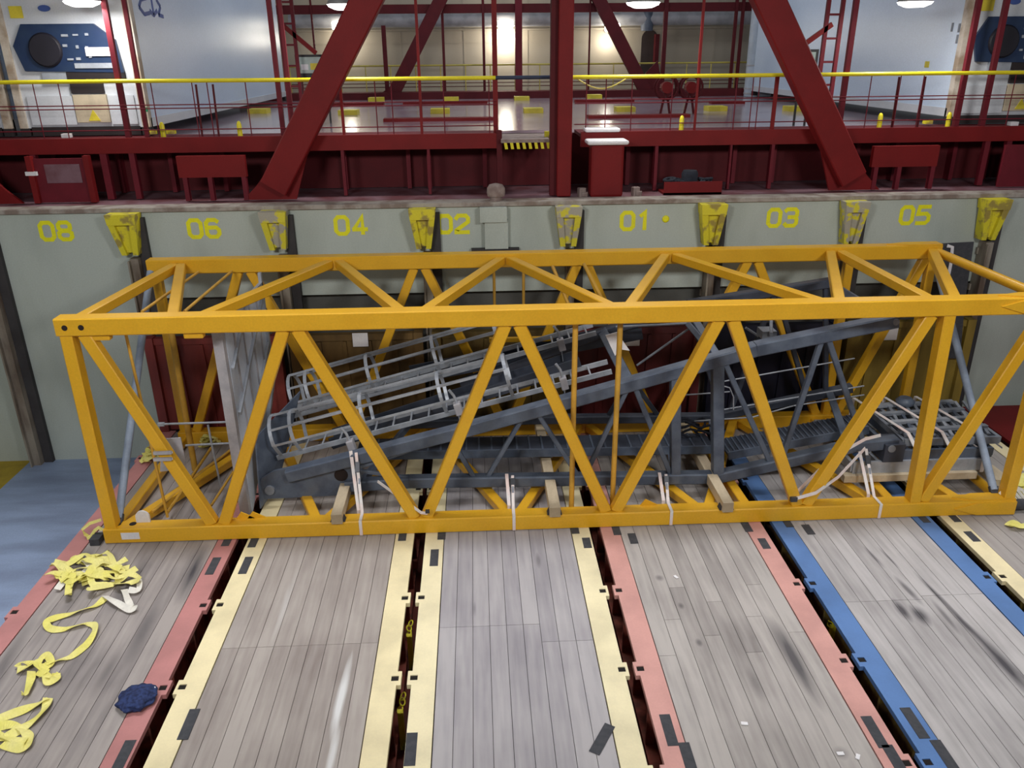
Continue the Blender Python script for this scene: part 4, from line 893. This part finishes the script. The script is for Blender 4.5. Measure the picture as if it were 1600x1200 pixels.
p = at(1014, 30, Y=32); MB().lathe([(.22, -.42), (.25, -.1), (.26, .1), (.2, .24)], (p.x, 32.3, z0), 14).build('duct_elbow', 'jib', dt)
z1 = at(800, 45, Y=32.7).z
tag(MB().tube([(-6.6, 32.8, z1), (10.4, 32.8, z1)], .05, 8).build('wall_pipe', 'cream'), 'thin cream pipe on the housing wall below the duct', 'pipe')
# lamps on the housing wall
for px, py, lb in ((531, 40, 'behind the upper left brace'), (790, 38, 'brightest, left of the centre post'), (957, 43, 'behind the far right brace')):
    p = at(px, py, Y=31.7); t = thing('wall_lamp', 'glowing wall lamp on the cream housing wall, '+lb, 'lamp', p, 'lamps on the cream housing wall')
    MB().rbox(p, (.55, .22, .28)).build('diffuser', 'lampw', t, bev=.05)
    B(p.x-.1, p.x+.1, p.y+.08, YH, p.z-.13, p.z-.05).build('bracket', 'lampcase', t)
    l = bpy.data.lights.new('lamp_light', 'POINT'); l.shadow_soft_size = .2; l.energy = 45 if px != 790 else 110; l.color = (1, .93, .80)
    lo_ = bpy.data.objects.new('lamp_light', l); C.objects.link(lo_); lo_.location = (0, .85, -.45); lo_.parent = t
# far lashing bridge
fb = thing('far_lashing_bridge', 'far red bridge frame of posts, slanted braces and crossbeam before the cream wall', 'steel bridge', (1.6, 30.2, 5.35))
YB2 = 30.2
zb = at(800, 13, Y=YB2).z
B(-6.8, 10.6, YB2-.1, YB2+.1, zb-.14, zb+.14).build('crossbeam', 'red_dark', fb)
B(-6.8, 10.6, YB2-.1, YB2+.1, 8.75, 8.85).build('crossbeam', 'red_purple', fb)
for (a, b, w_) in (((601, 152), (605, 40), .14), ((697, 150), (690, 20), .09), ((757, 150), (755, 20), .09), ((812, 148), (808, 0), .24), ((918, 150), (922, 0), .06), ((1035, 150), (1037, 0), .14), ((1140, 145), (1148, 0), .1), ((1150, 148), (1158, 0), .1), ((499, 150), (486, 0), .06)):
    p, r = at(*a, Y=YB2), at(*b, Y=YB2); x = (p.x+r.x)/2
    B(x-w_/2, x+w_/2, YB2-w_/2-.12, YB2+w_/2-.12, 5.35, 9.2 if b[1] < 30 else r.z).build('post', 'red_dark' if w_ < .2 else 'red_purple', fb)
for a, b in (((612, 152), (688, 0)), ((1012, 150), (936, 0))):
    p, r = at(*a, Y=YB2-.35), at(*b, Y=YB2-.35); d = r-p
    MB().beam(p, r+d*.3, .42, .25, (0, 1, 0)).build('slanted_brace', 'red_dark', fb)
    s = 1 if d.x < 0 else -1; MB().prism([(p.x-.3, YB2-.3, 5.3), (p.x+.55, YB2-.3, 5.3), (p.x+.3, YB2-.3, 6.3), (p.x-.1, YB2-.3, 5.9)] if s > 0 else [(p.x-.4, YB2-.3, 5.3), (p.x+.3, YB2-.3, 5.3), (p.x+.2, YB2-.3, 5.7)], (0, .05, 0)).build('gusset_plate', 'red_dark', fb)
fr = thing('far_guard_rail', 'thin dull yellow guard rail in front of the cream wall', 'guard rail', (1.6, 31, 5.35))
zr = at(800, 101, Y=30.5).z
MB().tube([(-6.6, 30.5, zr), (10.5, 30.5, zr)], .03, 8).build('hand_tube', 'dullyellow', fr)
for k in range(20): x = -6.4+.88*k; MB().tube([(x, 30.5, 5.35), (x, 30.5, zr)], .018, 6).build('stanchion', 'dullyellow', fr)
for z in (5.62, 5.5): MB().tube([(-6.6, 30.5, z), (10.5, 30.5, z)], .015, 6).build('mid_rail', 'red_dark', fr)
# scaffold tower at left and right by the reefers, with framed signs
def tower(label, px, Y, sgn, spx):
    t = thing('access_ladder_frame', label, 'ladder frame', at(px, 150, Y=Y)); x = at(px, 120, Y=Y).x
    for dx in (0, .28*sgn): B(x+dx-.035, x+dx+.035, Y-.035, Y+.035, 5.15, 9).build('upright', 'red_purple', t)
    for k in range(9): z = 5.5+k*.42; B(min(x, x+.28*sgn), max(x, x+.28*sgn), Y-.02, Y+.02, z, z+.04).build('rung', 'red_purple', t)
    a = at(spx[0], spx[1], Y=Y); b = at(spx[2], spx[3], Y=Y)
    MB().beam(a, b, .09, .07, (0, 1, 0)).build('arm', 'red', t)
    return t
tower('red ladder frame left of the left brace', 447, 19, 1, (494, 83, 440, 38))
tower('red ladder frame right of the right brace', 1302, 16.5, -1, (1250, 74, 1300, 38))
for (x0, y0, x1, y1, Y, lb) in ((464, 85, 514, 122, 19.5, 'black framed pale board with yellow patch beside the left ladder frame'), (1243, 77, 1280, 114, 17.2, 'black framed pale board beside the right ladder frame')):
    a, b = at(x0, y1, Y=Y), at(x1, y0, Y=Y); t = thing('framed_board', lb, 'sign board', (a.x, Y, 5.15))
    B(a.x, b.x, Y, Y+.06, a.z, b.z).build('frame', 'blackframe', t)
    B(a.x+.06, b.x-.06, Y-.012, Y, a.z+.10, b.z-.05).build('board_face', 'screen', t)
    if x0 < 800: B(a.x+.33, b.x-.1, Y-.02, Y-.012, a.z+.17, b.z-.18).build('yellow_patch', 'label_y', t); B(a.x+.12, a.x+.28, Y-.02, Y-.012, a.z+.17, b.z-.2).build('white_patch', 'paper', t)
    for x in (a.x+.1, b.x-.1): B(x-.02, x+.02, Y+.02, Y+.05, 5.12, a.z).build('support_leg', 'blackframe', t)
# pale drum between the far bridge and the right reefer
p = at(1180, 125, Y=27.5)
tk = thing('pale_tank', 'pale blue grey upright tank before the right reefer side', 'tank', (p.x+.5, 27.5, 5.3))
tx = at(1165, 125, Y=29.1).x+.46
MB().lathe([(.46, 5.13), (.46, 9.5)], (tx, 29.1, 0), 28).build('shell', 'drum', tk)
for z in (5.2, 5.36, 6.1): MB().lathe([(.475, z), (.475, z+.05)], (tx, 29.1, 0), 28).build('band', 'duct', tk)
# two hose reels
for k, px in enumerate((1043, 1081)):
    p = at(px, 137, Y=21); t = thing('hose_reel', ('round dark red hose reel, left of the two by the walkway', 'round dark red hose reel, right of the two by the walkway')[k], 'reel', (p.x, 21, 5.12), 'hose reels on the hatch')
    q = MB(); q.tube([(p.x+.27*math.cos(a), 21, p.z+.27*math.sin(a)) for a in [j*PI/12 for j in range(25)]], .03, 8); q.build('rim', 'red_dark', t)
    q = MB(); q.tube([(p.x+.27*math.cos(a), 21.25, p.z+.27*math.sin(a)) for a in [j*PI/12 for j in range(25)]], .03, 8); q.build('rim', 'red_dark', t)
    MB().lathe([(.14, 0), (.14, .25)], (p.x, 21, p.z), 16, 'Y').build('core', 'red', t)
    for dx in (-.12, .12): MB().beam((p.x, 21.12, p.z), (p.x+dx, 21.12, 5.12), .05, .05, (0,1,0)).build('stand', 'red_dark', t)
# yellow rope looping under the rail
x0, x1 = at(900, 130, Y=15.9).x, at(975, 125, Y=15.9).x
tag(MB().tube([(x0+(x1-x0)*j/10, 15.66, 6.12-.17*math.sin(PI*j/10)) for j in range(11)], .014, 6).build('yellow_rope', 'dullyellow'), 'pale yellow rope sagging under the hand rail right of the centre post', 'rope')
